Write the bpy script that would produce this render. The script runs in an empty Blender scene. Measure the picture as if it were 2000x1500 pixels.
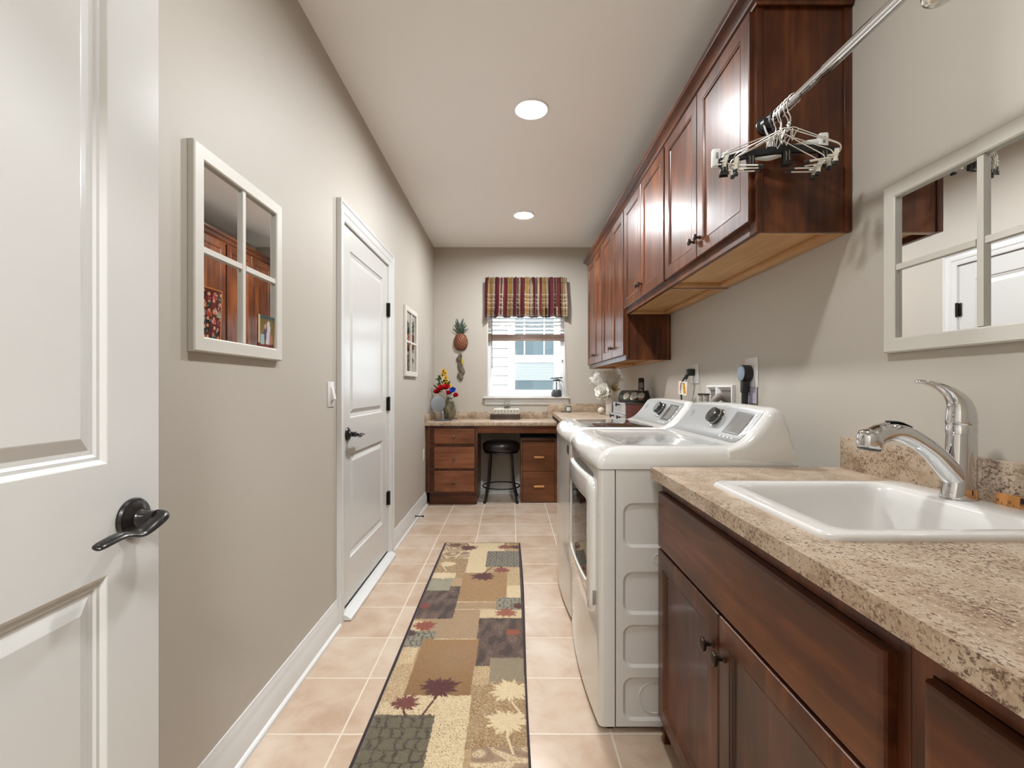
import bpy, bmesh, math, random
from mathutils import Vector, Matrix, noise
R = math.radians
S = bpy.context.scene
COL = S.collection
rnd = random.Random(7)

# ------------------------------------------------------------------ camera, world, sun, exposure
H = 1.19
cam = bpy.data.objects.new('camera', bpy.data.cameras.new('camera'))
COL.objects.link(cam)
cam.location = (0, 0, H)
cam.rotation_euler = (R(90), 0, 0)
cam.data.sensor_width = 36
cam.data.lens = 911 * 36 / 2000
cam.data.shift_x = 0.0005
cam.data.shift_y = 0.0035
cam.data.clip_start = 0.02
S.camera = cam
S.view_settings.view_transform = 'Standard'
S.view_settings.look = 'None'
S.view_settings.gamma = 1
S.view_settings.use_curve_mapping = False
S.view_settings.exposure = 1.22
S.cycles.use_denoising = True
S.cycles.max_bounces = 10
S.cycles.diffuse_bounces = 6
S.cycles.glossy_bounces = 6
S.cycles.transparent_max_bounces = 12
S.cycles.caustics_reflective = False
S.cycles.caustics_refractive = False
S.cycles.sample_clamp_indirect = 6

w = bpy.data.worlds.new('world')
S.world = w
w.use_nodes = True
w.node_tree.nodes['Background'].inputs[0].default_value = (0.80, 0.90, 1.0, 1)
w.node_tree.nodes['Background'].inputs[1].default_value = 5.0

sun = bpy.data.objects.new('sun', bpy.data.lights.new('sun', 'SUN'))
COL.objects.link(sun)
sun.data.energy = 3.0
sun.data.angle = R(1)
sun.rotation_euler = (R(48), 0, R(-14))      # shines onto the neighbouring wall

CAN_POWER = 15.0
HALL_FILL_POWER = 50.0
CAN_COL = (.95, .975, 1.0)

XL, XR, YB, ZC, YF = -0.868, 1.14, 5.23, 2.763, 0.10

# ------------------------------------------------------------------ materials
MAT = {}
def new_mat(name):
    m = bpy.data.materials.new(name)
    m.use_nodes = True
    nt = m.node_tree
    b = nt.nodes['Principled BSDF']
    return m, nt, b
def mat(name, col=(.8, .8, .8), rough=.5, metal=0, coat=0, spec=.5, emit=None, estr=0, alpha=None, trans=0):
    if name in MAT: return MAT[name]
    m, nt, b = new_mat(name)
    b.inputs['Base Color'].default_value = (*col, 1)
    b.inputs['Roughness'].default_value = rough
    b.inputs['Metallic'].default_value = metal
    b.inputs['Specular IOR Level'].default_value = spec
    if coat:
        b.inputs['Coat Weight'].default_value = coat
        b.inputs['Coat Roughness'].default_value = .08
    if trans: b.inputs['Transmission Weight'].default_value = trans
    if emit:
        b.inputs['Emission Color'].default_value = (*emit, 1)
        b.inputs['Emission Strength'].default_value = estr
    MAT[name] = m
    return m
def N(nt, t, **k):
    n = nt.nodes.new(t)
    for a, v in k.items():
        if a in ('operation', 'blend_type', 'data_type', 'feature', 'attribute_name', 'mode', 'noise_dimensions', 'distance'):
            setattr(n, a, v)
        else: n.inputs[a.replace('_', ' ')].default_value = v
    return n
def L(nt, a, b): nt.links.new(a, b)
def ramp(nt, src, stops, interp='LINEAR'):
    r = nt.nodes.new('ShaderNodeValToRGB')
    r.color_ramp.interpolation = interp
    e = r.color_ramp.elements
    while len(e) < len(stops): e.new(.5)
    for i, (p, c) in enumerate(stops):
        e[i].position = p
        e[i].color = (*c, 1) if len(c) == 3 else c
    L(nt, src, r.inputs[0])
    return r
def coords(nt, scale, kind='Object'):
    tc = nt.nodes.new('ShaderNodeTexCoord')
    mp = nt.nodes.new('ShaderNodeMapping')
    mp.inputs['Scale'].default_value = scale
    L(nt, tc.outputs[kind], mp.inputs[0])
    return mp.outputs[0]
def bump(nt, b, src, strength, dist):
    bp = nt.nodes.new('ShaderNodeBump')
    bp.inputs['Strength'].default_value = strength
    bp.inputs['Distance'].default_value = dist
    L(nt, src, bp.inputs['Height'])
    L(nt, bp.outputs[0], b.inputs['Normal'])

def wood(name, dark, mid, light, axis='z', rough=.36, coat=.16, grain=26):
    if name in MAT: return MAT[name]
    m, nt, b = new_mat(name)
    sc = {'z': (grain, grain, 1.6), 'y': (grain, 1.6, grain), 'x': (1.6, grain, grain)}[axis]
    n1 = N(nt, 'ShaderNodeTexNoise', Scale=1.0, Detail=6.0, Roughness=.6, Distortion=.6)
    L(nt, coords(nt, sc), n1.inputs['Vector'])
    n2 = N(nt, 'ShaderNodeTexNoise', Scale=4.5, Detail=3.0, Roughness=.55, Distortion=.3)
    s2 = {'z': (1.4, 1.4, .6), 'y': (1.4, .6, 1.4), 'x': (.6, 1.4, 1.4)}[axis]
    L(nt, coords(nt, s2), n2.inputs['Vector'])
    mx = N(nt, 'ShaderNodeMath', operation='ADD')
    ml = N(nt, 'ShaderNodeMath', operation='MULTIPLY')
    ml.inputs[1].default_value = .45
    m2 = N(nt, 'ShaderNodeMath', operation='MULTIPLY')
    m2.inputs[1].default_value = .55
    L(nt, n1.outputs[0], ml.inputs[0]); L(nt, n2.outputs[0], m2.inputs[0])
    L(nt, ml.outputs[0], mx.inputs[0]); L(nt, m2.outputs[0], mx.inputs[1])
    r = ramp(nt, mx.outputs[0], [(.36, dark), (.5, mid), (.64, light)])
    L(nt, r.outputs[0], b.inputs['Base Color'])
    b.inputs['Roughness'].default_value = rough
    b.inputs['Specular IOR Level'].default_value = .32
    b.inputs['Coat Weight'].default_value = coat
    b.inputs['Coat Roughness'].default_value = .16
    MAT[name] = m
    return m
CH = ((.032, .0085, .0033), (.082, .0225, .0070), (.165, .050, .0145))
def cherry(axis='z'): return wood('cherry_wood_' + axis, *CH, axis=axis)
def cherry_lit(axis='y'): return wood('desk_lit_cherry_' + axis, (.088, .027, .0105), (.17, .057, .023), (.25, .092, .039), axis=axis)  # lighter copy of the cherry, light on the desk put into its colour
def maple(): return wood('maple_ply', (.42, .22, .09), (.50, .28, .125), (.57, .34, .165), axis='y', rough=.5, coat=.1)

def paint(name, col, rough, bstr=.08, scale=260):
    if name in MAT: return MAT[name]
    m, nt, b = new_mat(name)
    b.inputs['Base Color'].default_value = (*col, 1)
    b.inputs['Roughness'].default_value = rough
    n = N(nt, 'ShaderNodeTexNoise', Scale=float(scale), Detail=2.0)
    L(nt, coords(nt, (1, 1, 1)), n.inputs['Vector'])
    bump(nt, b, n.outputs[0], bstr, .002)
    MAT[name] = m
    return m
WALL = paint('wall_paint', (.455, .42, .365), .55)
CEIL = paint('ceiling_paint', (.93, .93, .92), .8)
TRIM = paint('trim_paint', (.63, .63, .615), .25, .02, 60)
DOORP = paint('door_paint', (.575, .575, .555), .2, .03, 90)

def tile_floor():
    m, nt, b = new_mat('ceramic_floor_tile')
    tc = nt.nodes.new('ShaderNodeTexCoord')
    sep = nt.nodes.new('ShaderNodeSeparateXYZ')
    L(nt, tc.outputs['Object'], sep.inputs[0])
    T = .3088
    masks, cells = [], []
    for k, off in ((0, -.275), (1, 1.601)):
        a = N(nt, 'ShaderNodeMath', operation='SUBTRACT'); L(nt, sep.outputs[k], a.inputs[0]); a.inputs[1].default_value = off
        d = N(nt, 'ShaderNodeMath', operation='DIVIDE'); L(nt, a.outputs[0], d.inputs[0]); d.inputs[1].default_value = T
        fl = N(nt, 'ShaderNodeMath', operation='FLOOR'); L(nt, d.outputs[0], fl.inputs[0])
        fr = N(nt, 'ShaderNodeMath', operation='SUBTRACT'); L(nt, d.outputs[0], fr.inputs[0]); L(nt, fl.outputs[0], fr.inputs[1])
        c = N(nt, 'ShaderNodeMath', operation='SUBTRACT'); L(nt, fr.outputs[0], c.inputs[0]); c.inputs[1].default_value = .5
        ab = N(nt, 'ShaderNodeMath', operation='ABSOLUTE'); L(nt, c.outputs[0], ab.inputs[0])
        masks.append(ab); cells.append(fl)
    mx = N(nt, 'ShaderNodeMath', operation='MAXIMUM'); L(nt, masks[0].outputs[0], mx.inputs[0]); L(nt, masks[1].outputs[0], mx.inputs[1])
    g = ramp(nt, mx.outputs[0], [(.486, (0, 0, 0)), (.492, (1, 1, 1))])
    cb = nt.nodes.new('ShaderNodeCombineXYZ'); L(nt, cells[0].outputs[0], cb.inputs[0]); L(nt, cells[1].outputs[0], cb.inputs[1])
    wn = nt.nodes.new('ShaderNodeTexWhiteNoise'); L(nt, cb.outputs[0], wn.inputs['Vector'])
    n = N(nt, 'ShaderNodeTexNoise', Scale=5.5, Detail=5.0, Roughness=.6, Distortion=.4); L(nt, tc.outputs['Object'], n.inputs['Vector'])
    sm = N(nt, 'ShaderNodeMath', operation='MULTIPLY_ADD'); L(nt, wn.outputs[0], sm.inputs[0]); sm.inputs[1].default_value = .22; L(nt, n.outputs[0], sm.inputs[2])
    r = ramp(nt, sm.outputs[0], [(.38, (.42, .30, .21)), (.58, (.49, .375, .28)), (.8, (.54, .44, .35))])
    mixc = N(nt, 'ShaderNodeMix', data_type='RGBA')
    L(nt, g.outputs[0], mixc.inputs[0]); L(nt, r.outputs[0], mixc.inputs[6]); mixc.inputs[7].default_value = (.60, .52, .42, 1)
    L(nt, mixc.outputs[2], b.inputs['Base Color'])
    rr = ramp(nt, g.outputs[0], [(0, (.22, .22, .22)), (1, (.8, .8, .8))])
    L(nt, rr.outputs[0], b.inputs['Roughness'])
    inv = N(nt, 'ShaderNodeMath', operation='SUBTRACT'); inv.inputs[0].default_value = 1; L(nt, g.outputs[0], inv.inputs[1])
    bump(nt, b, inv.outputs[0], .5, .002)
    return m

def laminate():
    m, nt, b = new_mat('speckled_laminate')
    v = coords(nt, (1, 1, 1))
    vs = coords(nt, (1.0, .75, 1.0))
    base = N(nt, 'ShaderNodeTexNoise', Scale=16.0, Detail=5.0, Roughness=.65, Distortion=.8); L(nt, vs, base.inputs['Vector'])
    r0 = ramp(nt, base.outputs[0], [(.34, (.31, .205, .13)), (.5, (.43, .325, .225)), (.66, (.52, .425, .325))])
    s1 = N(nt, 'ShaderNodeTexNoise', Scale=165.0, Detail=4.0, Roughness=.72, Distortion=.5); L(nt, vs, s1.inputs['Vector'])
    big = N(nt, 'ShaderNodeTexNoise', Scale=11.0, Detail=3.0, Roughness=.6); L(nt, vs, big.inputs['Vector'])
    ad = N(nt, 'ShaderNodeMath', operation='MULTIPLY_ADD'); L(nt, big.outputs[0], ad.inputs[0]); ad.inputs[1].default_value = .32; L(nt, s1.outputs[0], ad.inputs[2])
    r1 = ramp(nt, ad.outputs[0], [(.69, (0, 0, 0)), (.775, (1, 1, 1))])
    mx = N(nt, 'ShaderNodeMix', data_type='RGBA'); L(nt, r1.outputs[0], mx.inputs[0]); L(nt, r0.outputs[0], mx.inputs[6]); mx.inputs[7].default_value = (.12, .062, .036, 1)
    s2 = N(nt, 'ShaderNodeTexNoise', Scale=170.0, Detail=2.0, Roughness=.6); L(nt, v, s2.inputs['Vector'])
    r2 = ramp(nt, s2.outputs[0], [(.60, (0, 0, 0)), (.66, (.75, .75, .75))])
    m2 = N(nt, 'ShaderNodeMix', data_type='RGBA'); L(nt, r2.outputs[0], m2.inputs[0]); L(nt, mx.outputs[2], m2.inputs[6]); m2.inputs[7].default_value = (.58, .49, .385, 1)
    s3 = N(nt, 'ShaderNodeTexNoise', Scale=135.0, Detail=3.0, Roughness=.6); L(nt, coords(nt, (1.3, 1, 1.7)), s3.inputs['Vector'])
    r3 = ramp(nt, s3.outputs[0], [(.655, (0, 0, 0)), (.69, (1, 1, 1))])
    m3 = N(nt, 'ShaderNodeMix', data_type='RGBA'); L(nt, r3.outputs[0], m3.inputs[0]); L(nt, m2.outputs[2], m3.inputs[6]); m3.inputs[7].default_value = (.065, .037, .023, 1)
    L(nt, m3.outputs[2], b.inputs['Base Color'])
    b.inputs['Roughness'].default_value = .36
    b.inputs['Specular IOR Level'].default_value = .7
    b.inputs['Coat Weight'].default_value = .1
    b.inputs['Coat Roughness'].default_value = .2
    return m

def vcol(name, rough=.8, spec=.3, noise_bump=0, sheen=0):
    if name in MAT: return MAT[name]
    m, nt, b = new_mat(name)
    a = nt.nodes.new('ShaderNodeVertexColor'); a.layer_name = 'Col'
    L(nt, a.outputs[0], b.inputs['Base Color'])
    b.inputs['Roughness'].default_value = rough
    b.inputs['Specular IOR Level'].default_value = spec
    if sheen: b.inputs['Sheen Weight'].default_value = sheen
    if noise_bump:
        n = N(nt, 'ShaderNodeTexNoise', Scale=420.0, Detail=2.0)
        L(nt, coords(nt, (1, 1, 1)), n.inputs['Vector'])
        bump(nt, b, n.outputs[0], noise_bump, .004)
    MAT[name] = m
    return m

def clear_glass(name='window_glass', tint=(1, 1, 1), refl=.07):
    if name in MAT: return MAT[name]
    m = bpy.data.materials.new(name); m.use_nodes = True
    nt = m.node_tree; nt.nodes.clear()
    o = nt.nodes.new('ShaderNodeOutputMaterial')
    t = nt.nodes.new('ShaderNodeBsdfTransparent'); t.inputs[0].default_value = (*tint, 1)
    g = nt.nodes.new('ShaderNodeBsdfGlossy'); g.inputs['Roughness'].default_value = .02
    x = nt.nodes.new('ShaderNodeMixShader'); x.inputs[0].default_value = refl
    L(nt, t.outputs[0], x.inputs[1]); L(nt, g.outputs[0], x.inputs[2]); L(nt, x.outputs[0], o.inputs[0])
    MAT[name] = m
    return m

LAM = laminate()
CHROME = mat('chrome', (.68, .68, .69), .05, 1)
NICKEL = mat('satin_wire', (.72, .70, .66), .25, 1)
BRONZE = mat('oil_rubbed_bronze', (.010, .009, .008), .26, .1, coat=.15, spec=.4)
KNOB = mat('dark_bronze_knob', (.055, .038, .03), .3, .75)
BLACK = mat('black_plastic', (.012, .012, .012), .35)
BLKMETAL = mat('black_metal', (.012, .011, .011), .4, .3)
LEATHER = mat('black_leather', (.016, .012, .011), .32, coat=.25)
ENAMEL = mat('white_enamel', (.62, .61, .58), .22, coat=.6)
CAPW = mat('white_gloss_top', (.66, .655, .63), .12, coat=.8)
SINKW = mat('white_sink_acrylic', (.70, .69, .665), .16, coat=.5)
PLAST = mat('white_plastic', (.66, .655, .635), .3)
MIRROR = mat('mirror_silver', (.90, .91, .91), .012, 1)
FRAMEW = paint('mirror_frame_paint', (.60, .58, .525), .45, .05, 120)
DARKGLASS = mat('dark_glass', (.012, .012, .013), .03, coat=1)
GREYP = mat('console_grey', (.29, .295, .29), .32, .1, coat=.12)
DOORGLASS = mat('smoked_door_glass', (.008, .008, .009), .04, spec=.22)
DARKIN = mat('dark_recess', (.03, .03, .03), .6)

# ------------------------------------------------------------------ mesh helpers
def BM(): return bmesh.new()
def box(bm, x0, x1, y0, y1, z0, z1, b=0, seg=2):
    r = bmesh.ops.create_cube(bm, size=1)
    vs = r['verts']
    for v in vs:
        v.co = Vector(((x0 + x1) / 2 + v.co.x * (x1 - x0), (y0 + y1) / 2 + v.co.y * (y1 - y0), (z0 + z1) / 2 + v.co.z * (z1 - z0)))
    if b:
        es = list({e for v in vs for e in v.link_edges})
        bmesh.ops.bevel(bm, geom=es, offset=b, segments=seg, profile=.5, affect='EDGES', clamp_overlap=True)
    return bm
def face(bm, vs):
    try: return bm.faces.new(vs)
    except ValueError: return None
def loft(bm, rings, cap0=True, cap1=True, closed=True):
    vr = [[bm.verts.new(p) for p in r] for r in rings]
    n = len(vr[0])
    for a, b in zip(vr, vr[1:]):
        for i in range(n if closed else n - 1):
            j = (i + 1) % n
            face(bm, (a[i], a[j], b[j], b[i]))
    if cap0: face(bm, list(reversed(vr[0])))
    if cap1: face(bm, vr[-1])
    return vr
def prism(bm, pts, a0, a1, axis='z'):
    f = {'z': lambda p, a: (p[0], p[1], a), 'y': lambda p, a: (p[0], a, p[1]), 'x': lambda p, a: (a, p[0], p[1])}[axis]
    return loft(bm, [[f(p, a0) for p in pts], [f(p, a1) for p in pts]])
def tube(bm, pts, r, n=10, closed=False, up=None, caps=True):
    pts = [Vector(p) for p in pts]
    m = len(pts)
    rr = r if isinstance(r, (list, tuple)) else [r] * m
    rings = []
    prev = None
    for i, p in enumerate(pts):
        if closed: t = (pts[(i + 1) % m] - pts[i - 1]).normalized()
        elif i == 0: t = (pts[1] - p).normalized()
        elif i == m - 1: t = (p - pts[-2]).normalized()
        else: t = ((pts[i + 1] - p).normalized() + (p - pts[i - 1]).normalized()).normalized()
        if prev is None:
            a = Vector(up) if up else (Vector((0, 0, 1)) if abs(t.z) < .9 else Vector((1, 0, 0)))
        else: a = prev
        a = (a - t * a.dot(t)).normalized()
        prev = a
        b = t.cross(a)
        ra, rb = rr[i] if isinstance(rr[i], (list, tuple)) else (rr[i], rr[i])
        rings.append([p + a * math.cos(k * 2 * math.pi / n) * ra + b * math.sin(k * 2 * math.pi / n) * rb for k in range(n)])
    if closed:
        rings.append(rings[0])
        vr = [[bm.verts.new(q) for q in rg] for rg in rings[:-1]]
        for i in range(m):
            A, B = vr[i], vr[(i + 1) % m]
            for k in range(n): face(bm, (A[k], A[(k + 1) % n], B[(k + 1) % n], B[k]))
    else: loft(bm, rings, caps, caps)
def spline(pts, n=8):
    """Catmull-Rom through the points"""
    P = [Vector(p) for p in pts]
    out = []
    for i in range(len(P) - 1):
        p0, p1, p2, p3 = P[max(i - 1, 0)], P[i], P[i + 1], P[min(i + 2, len(P) - 1)]
        for k in range(n):
            t = k / n
            out.append(.5 * ((2 * p1) + (p2 - p0) * t + (2 * p0 - 5 * p1 + 4 * p2 - p3) * t * t + (3 * p1 - p0 - 3 * p2 + p3) * t ** 3))
    out.append(P[-1])
    return out
def frame_of(d):
    d = Vector(d).normalized()
    a = Vector((0, 0, 1)) if abs(d.z) < .9 else Vector((1, 0, 0))
    a = (a - d * a.dot(d)).normalized()
    return d, a, d.cross(a)
def lathe(bm, prof, c, d=(0, 0, 1), n=24, cap0=True, cap1=True):
    d, a, b = frame_of(d)
    c = Vector(c)
    loft(bm, [[c + d * h + (a * math.cos(k * 2 * math.pi / n) + b * math.sin(k * 2 * math.pi / n)) * max(r, 1e-5) for k in range(n)] for r, h in prof], cap0, cap1)
def ell(bm, c, r, nu=16, nv=10, fn=None):
    rings = []
    for j in range(nv + 1):
        th = math.pi * j / nv
        ring = []
        for i in range(nu):
            ph = 2 * math.pi * i / nu
            p = Vector((math.sin(th) * math.cos(ph), math.sin(th) * math.sin(ph), -math.cos(th)))
            k = fn(p) if fn else 1
            ring.append(Vector(c) + Vector((p.x * r[0], p.y * r[1], p.z * r[2])) * k)
        rings.append(ring)
    loft(bm, rings, False, False)
    bmesh.ops.remove_doubles(bm, verts=bm.verts, dist=1e-5)
def rrect(u0, u1, v0, v1, r, n=4):
    pts = []
    for cu, cv, a0 in ((u1 - r, v1 - r, 0), (u0 + r, v1 - r, 90), (u0 + r, v0 + r, 180), (u1 - r, v0 + r, 270)):
        for k in range(n + 1):
            a = R(a0 + 90 * k / n)
            pts.append((cu + r * math.cos(a), cv + r * math.sin(a)))
    return pts
def panel(bm, cells, P):
    """each cell: (u0,u1,v0,v1,[(inset,d)...]) nested rectangles, filled in the middle"""
    for u0, u1, v0, v1, prof in cells:
        prof = prof or [(0, 0)]
        rings = [[P(u0 + i, v0 + i, d), P(u1 - i, v0 + i, d), P(u1 - i, v1 - i, d), P(u0 + i, v1 - i, d)] for i, d in prof]
        loft(bm, rings, False, True)
def slab(bm, u0, u1, v0, v1, t, cells, P):
    """panelled front plus sides and back of a board of thickness t"""
    loft(bm, [[P(u0, v0, -t), P(u1, v0, -t), P(u1, v1, -t), P(u0, v1, -t)], [P(u0, v0, cells[0][4][0][1]), P(u1, v0, cells[0][4][0][1]), P(u1, v1, cells[0][4][0][1]), P(u0, v1, cells[0][4][0][1])]], True, False)
    panel(bm, cells, P)
def recess(bm, cell, hole, r, depth, bev, P, flip=False):
    """a flat cell with a rounded pocket sunk into it"""
    u0, u1, v0, v1 = cell
    h0, h1, w0, w1 = hole
    inner = rrect(h0, h1, w0, w1, r)
    n = len(inner) // 4
    outer = []
    for k, (cu, cv) in enumerate(((u1, v1), (u0, v1), (u0, v0), (u1, v0))): outer += [(cu, cv)] * n
    deep = rrect(h0 + bev, h1 - bev, w0 + bev, w1 - bev, max(r - bev, .004))
    rings = [[P(a, b, 0) for a, b in outer], [P(a, b, 0) for a, b in inner], [P(a, b, -depth) for a, b in deep]]
    loft(bm, rings, False, True)
    bmesh.ops.remove_doubles(bm, verts=bm.verts, dist=1e-6)

# ------------------------------------------------------------------ objects, parts, labels
WL = {}
def tag(o, label=None, cat=None, group=None, kind=None):
    if label: o['label'] = label
    if cat: o['category'] = cat
    if group: o['group'] = group
    if kind: o['kind'] = kind
    return o
def root(name, loc, label, cat, group=None, kind=None, rz=0):
    o = bpy.data.objects.new(name, None)
    o.empty_display_size = .1
    COL.objects.link(o)
    o.location = loc
    o.rotation_euler = (0, 0, rz)
    WL[o.name] = Vector(loc)
    return tag(o, label, cat, group, kind)
def obj(name, bm, m, parent=None, label=None, smooth=True, local=False, loc=None, angle=38):
    bmesh.ops.recalc_face_normals(bm, faces=bm.faces)
    me = bpy.data.meshes.new(name)
    bm.to_mesh(me); bm.free()
    o = bpy.data.objects.new(name, me)
    COL.objects.link(o)
    for mm in (m if isinstance(m, (list, tuple)) else [m]): me.materials.append(mm)
    if parent is not None:
        o.parent = parent
        off = WL[parent.name]
        WL[o.name] = off.copy()
    elif local: off = Vector((0, 0, 0)); WL[o.name] = off
    else:
        if loc is None:
            xs = [v.co for v in me.vertices]
            lo = Vector((min(v.x for v in xs), min(v.y for v in xs), min(v.z for v in xs)))
            hi = Vector((max(v.x for v in xs), max(v.y for v in xs), 0))
            loc = Vector(((lo.x + hi.x) / 2, (lo.y + hi.y) / 2, lo.z))
        off = Vector(loc)
        o.location = off
        WL[o.name] = off.copy()
    if not local and off.length > 0: me.transform(Matrix.Translation(-off))
    if smooth:
        for p in me.polygons: p.use_smooth = True
        me.set_sharp_from_angle(angle=R(angle))
    if label: o['label'] = label
    return o
def one(name, bm, m, label, cat, group=None, kind=None, **k):
    return tag(obj(name, bm, m, **k), label, cat, group, kind)
def copy_tree(o, parent=None):
    c = o.copy()
    COL.objects.link(c)
    if parent is not None: c.parent = parent
    for ch in o.children: copy_tree(ch, c)
    return c
def color_mesh(o, fn):
    me = o.data
    a = me.color_attributes.new('Col', 'FLOAT_COLOR', 'POINT')
    buf = []
    for v in me.vertices:
        c = fn(v.co)
        buf += [c[0], c[1], c[2], 1.0]
    a.data.foreach_set('color', buf)
def lin(r, g, b):
    f = lambda c: ((c / 255 + .055) / 1.055) ** 2.4 if c > 10 else c / 255 / 12.92
    return (f(r) * .78, f(g) * .78, f(b) * .78)
def struct(name, bm, m, label, cat, **k): return one(name, bm, m, label, cat, kind='structure', **k)

# ================================================================== ROOM SHELL
HX0, HX1, HY0 = -1.3, 1.3, -2.2     # the hall behind the doorway
bm = BM(); box(bm, -2.0, 2.0, HY0 - .2, YB + .14, -.12, 0)
struct('floor', bm, tile_floor(), 'peach beige square ceramic tile floor with pale grout', 'floor', loc=(0, 0, 0))
bm = BM(); box(bm, -2.0, 2.0, HY0 - .2, YB + .14, ZC, ZC + .12)
struct('ceiling', bm, CEIL, 'smooth white painted ceiling with recessed lights', 'ceiling', loc=(0, 0, ZC))
DY0, DY1, DZ1 = 2.405, 3.275, 2.045
bm = BM()
box(bm, XL - .20, XL - .06, YF, YB, 0, ZC)
box(bm, XL - .06, XL, YF, DY0 - .004, 0, ZC); box(bm, XL - .06, XL, DY1 + .004, YB, 0, ZC); box(bm, XL - .06, XL, DY0 - .004, DY1 + .004, DZ1 + .004, ZC)
struct('wall_left', bm, WALL, 'long beige wall on the left with white door', 'wall', loc=(0, 0, 0))
bm = BM(); box(bm, XR, XR + .14, YF, YB, 0, ZC)
struct('wall_right', bm, WALL, 'long beige wall on the right behind washer and sink', 'wall', loc=(0, 0, 0))
WX0, WX1, WZ0, WZ1 = -.274, .606, 1.088, 2.42
bm = BM()
box(bm, XL - .2, WX0, YB, YB + .14, 0, ZC); box(bm, WX1, XR + .14, YB, YB + .14, 0, ZC)
box(bm, WX0, WX1, YB, YB + .14, 0, WZ0 - .02); box(bm, WX0, WX1, YB, YB + .14, WZ1, ZC)
struct('wall_back', bm, WALL, 'beige end wall around the window', 'wall', loc=(0, 0, 0))
# wall the camera stands in, with its doorway, and the hall behind
bm = BM()
box(bm, -2.0, -.70, YF - .12, YF, 0, ZC); box(bm, .13, 2.0, YF - .12, YF, 0, ZC); box(bm, -.70, .13, YF - .12, YF, 2.06, ZC)
struct('wall_front', bm, WALL, 'beige wall with the open doorway behind the viewer', 'wall', loc=(0, 0, 0))
bm = BM()
box(bm, HX0 - .12, HX0, HY0, YF - .12, 0, ZC); box(bm, HX1, HX1 + .12, HY0, YF - .12, 0, ZC); box(bm, HX0 - .12, HX1 + .12, HY0 - .12, HY0, 0, ZC)
struct('wall_hall', bm, WALL, 'beige hall walls beyond the doorway behind the viewer', 'wall', loc=(0, 0, 0))

BASE = [(0, 0), (.027, 0), (.026, .012), (.019, .019), (.0145, .020), (.0145, .096), (.0105, .104), (.0115, .112), (.0065, .124), (.004, .139), (0, .14)]
bm = BM()
for a, b in ((.93, 2.317), (3.362, 4.70)): prism(bm, [(XL + p, q) for p, q in BASE], a, b, 'y')
struct('baseboard_left', bm, TRIM, 'white moulded baseboard along the left wall', 'baseboard')
bm = BM(); prism(bm, [(YB - p, q) for p, q in BASE], -.34, .46, 'x')
struct('baseboard_back', bm, TRIM, 'white baseboard under the desk on end wall', 'baseboard')

# ------------------------------------------------------------------ white doors
def white_door(bm, u0, u1, v0, v1, t, lock, P):
    st = .115
    prof = lambda: [(0, 0), (.0001, 0)]
    ring = [(0, 0), (.002, -.001), (.008, -.007), (.014, -.007), (.018, -.010), (.026, -.010), (.046, -.003), (.048, -.0025)]
    cells = []
    zs = [(v0, v0 + .225, lock - .095), (lock - .095, lock + .095, v1 - .115)]
    # solid rails and stiles, then the two panels
    flat = [(u0, u1, v0, v0 + .225), (u0, u1, lock - .095, lock + .095), (u0, u1, v1 - .115, v1)]
    pan = [(v0 + .225, lock - .095), (lock + .095, v1 - .115)]
    for a, b, c, d in flat: cells.append((a, b, c, d, [(0, 0)]))
    for c, d in pan:
        cells.append((u0, u0 + st, c, d, [(0, 0)])); cells.append((u1 - st, u1, c, d, [(0, 0)]))
        cells.append((u0 + st, u1 - st, c, d, ring))
    slab(bm, u0, u1, v0, v1, t, cells, P)
    bmesh.ops.remove_doubles(bm, verts=bm.verts, dist=1e-6)
def lever_handle(parent, c, nx, ydir, name='door_handle'):
    """rose, hub and a wave shaped lever; nx is the way out of the door face, ydir the way the lever points"""
    c = Vector(c)
    bm = BM()
    lathe(bm, [(0, 0), (.036, 0), (.0365, .004), (.034, .008), (.031, .009), (.028, .012), (.016, .016), (.0135, .02), (.0135, .04), (.015, .045)], c, (nx, 0, 0), 32)
    pts = spline([c + Vector((nx * .034, 0, 0)), c + Vector((nx * .046, -ydir * .006, .002)), c + Vector((nx * .050, ydir * .012, -.004)), c + Vector((nx * .049, ydir * .045, -.014)),
                  c + Vector((nx * .05, ydir * .08, -.006)), c + Vector((nx * .048, ydir * .115, -.010)), c + Vector((nx * .046, ydir * .128, -.014))], 7)
    n = len(pts)
    rr = []
    for i in range(n):
        t = i / (n - 1)
        e_ = math.sqrt(max(0, 1 - max(0, (t - .78) / .22) ** 2))
        rr.append((.0005 + .0125 * (1 - .64 * min(1, t * 1.7)) * e_, .0005 + (.0125 + .002 * math.sin(t * 6)) * e_))
    tube(bm, pts, rr, 14, up=(0, 0, 1))
    return obj(name, bm, BRONZE, parent)

PL = lambda x: (lambda u, v, d: (x + d, u, v))       # faces +X
PR = lambda x: (lambda u, v, d: (x - d, u, v))       # faces -X
PF = lambda y: (lambda u, v, d: (u, y - d, v))       # faces the camera

d1 = root('door_1', (XL, (DY0 + DY1) / 2, 0), 'closed white two panel door in the left wall', 'door', kind='structure')
bm = BM(); white_door(bm, DY0, DY1, .045, DZ1, .036, .93, PL(XL - .004)); obj('door_leaf', bm, DOORP, d1, smooth=False)
bm = BM()
CAS = [(0, -.012), (0, .008), (.012, .012), (.03, .013), (.036, .017), (.06, .019), (.070, .017), (.078, .023), (.088, .024), (.088, 0)]
def casing(bm, y0, y1, z1, prof, P):
    st = lambda o, d: [P(y0 - o, 0, d), P(y0 - o, z1 + o, d), P(y1 + o, z1 + o, d), P(y1 + o, 0, d)]
    rows = [st(o, d) for o, d in prof]
    loft(bm, [[r[k] for r in rows] for k in range(4)], True, True, closed=True)
casing(bm, DY0 - .002, DY1 + .002, DZ1 + .002, CAS, PL(XL)); obj('door_casing', bm, TRIM, d1, angle=25)
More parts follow.
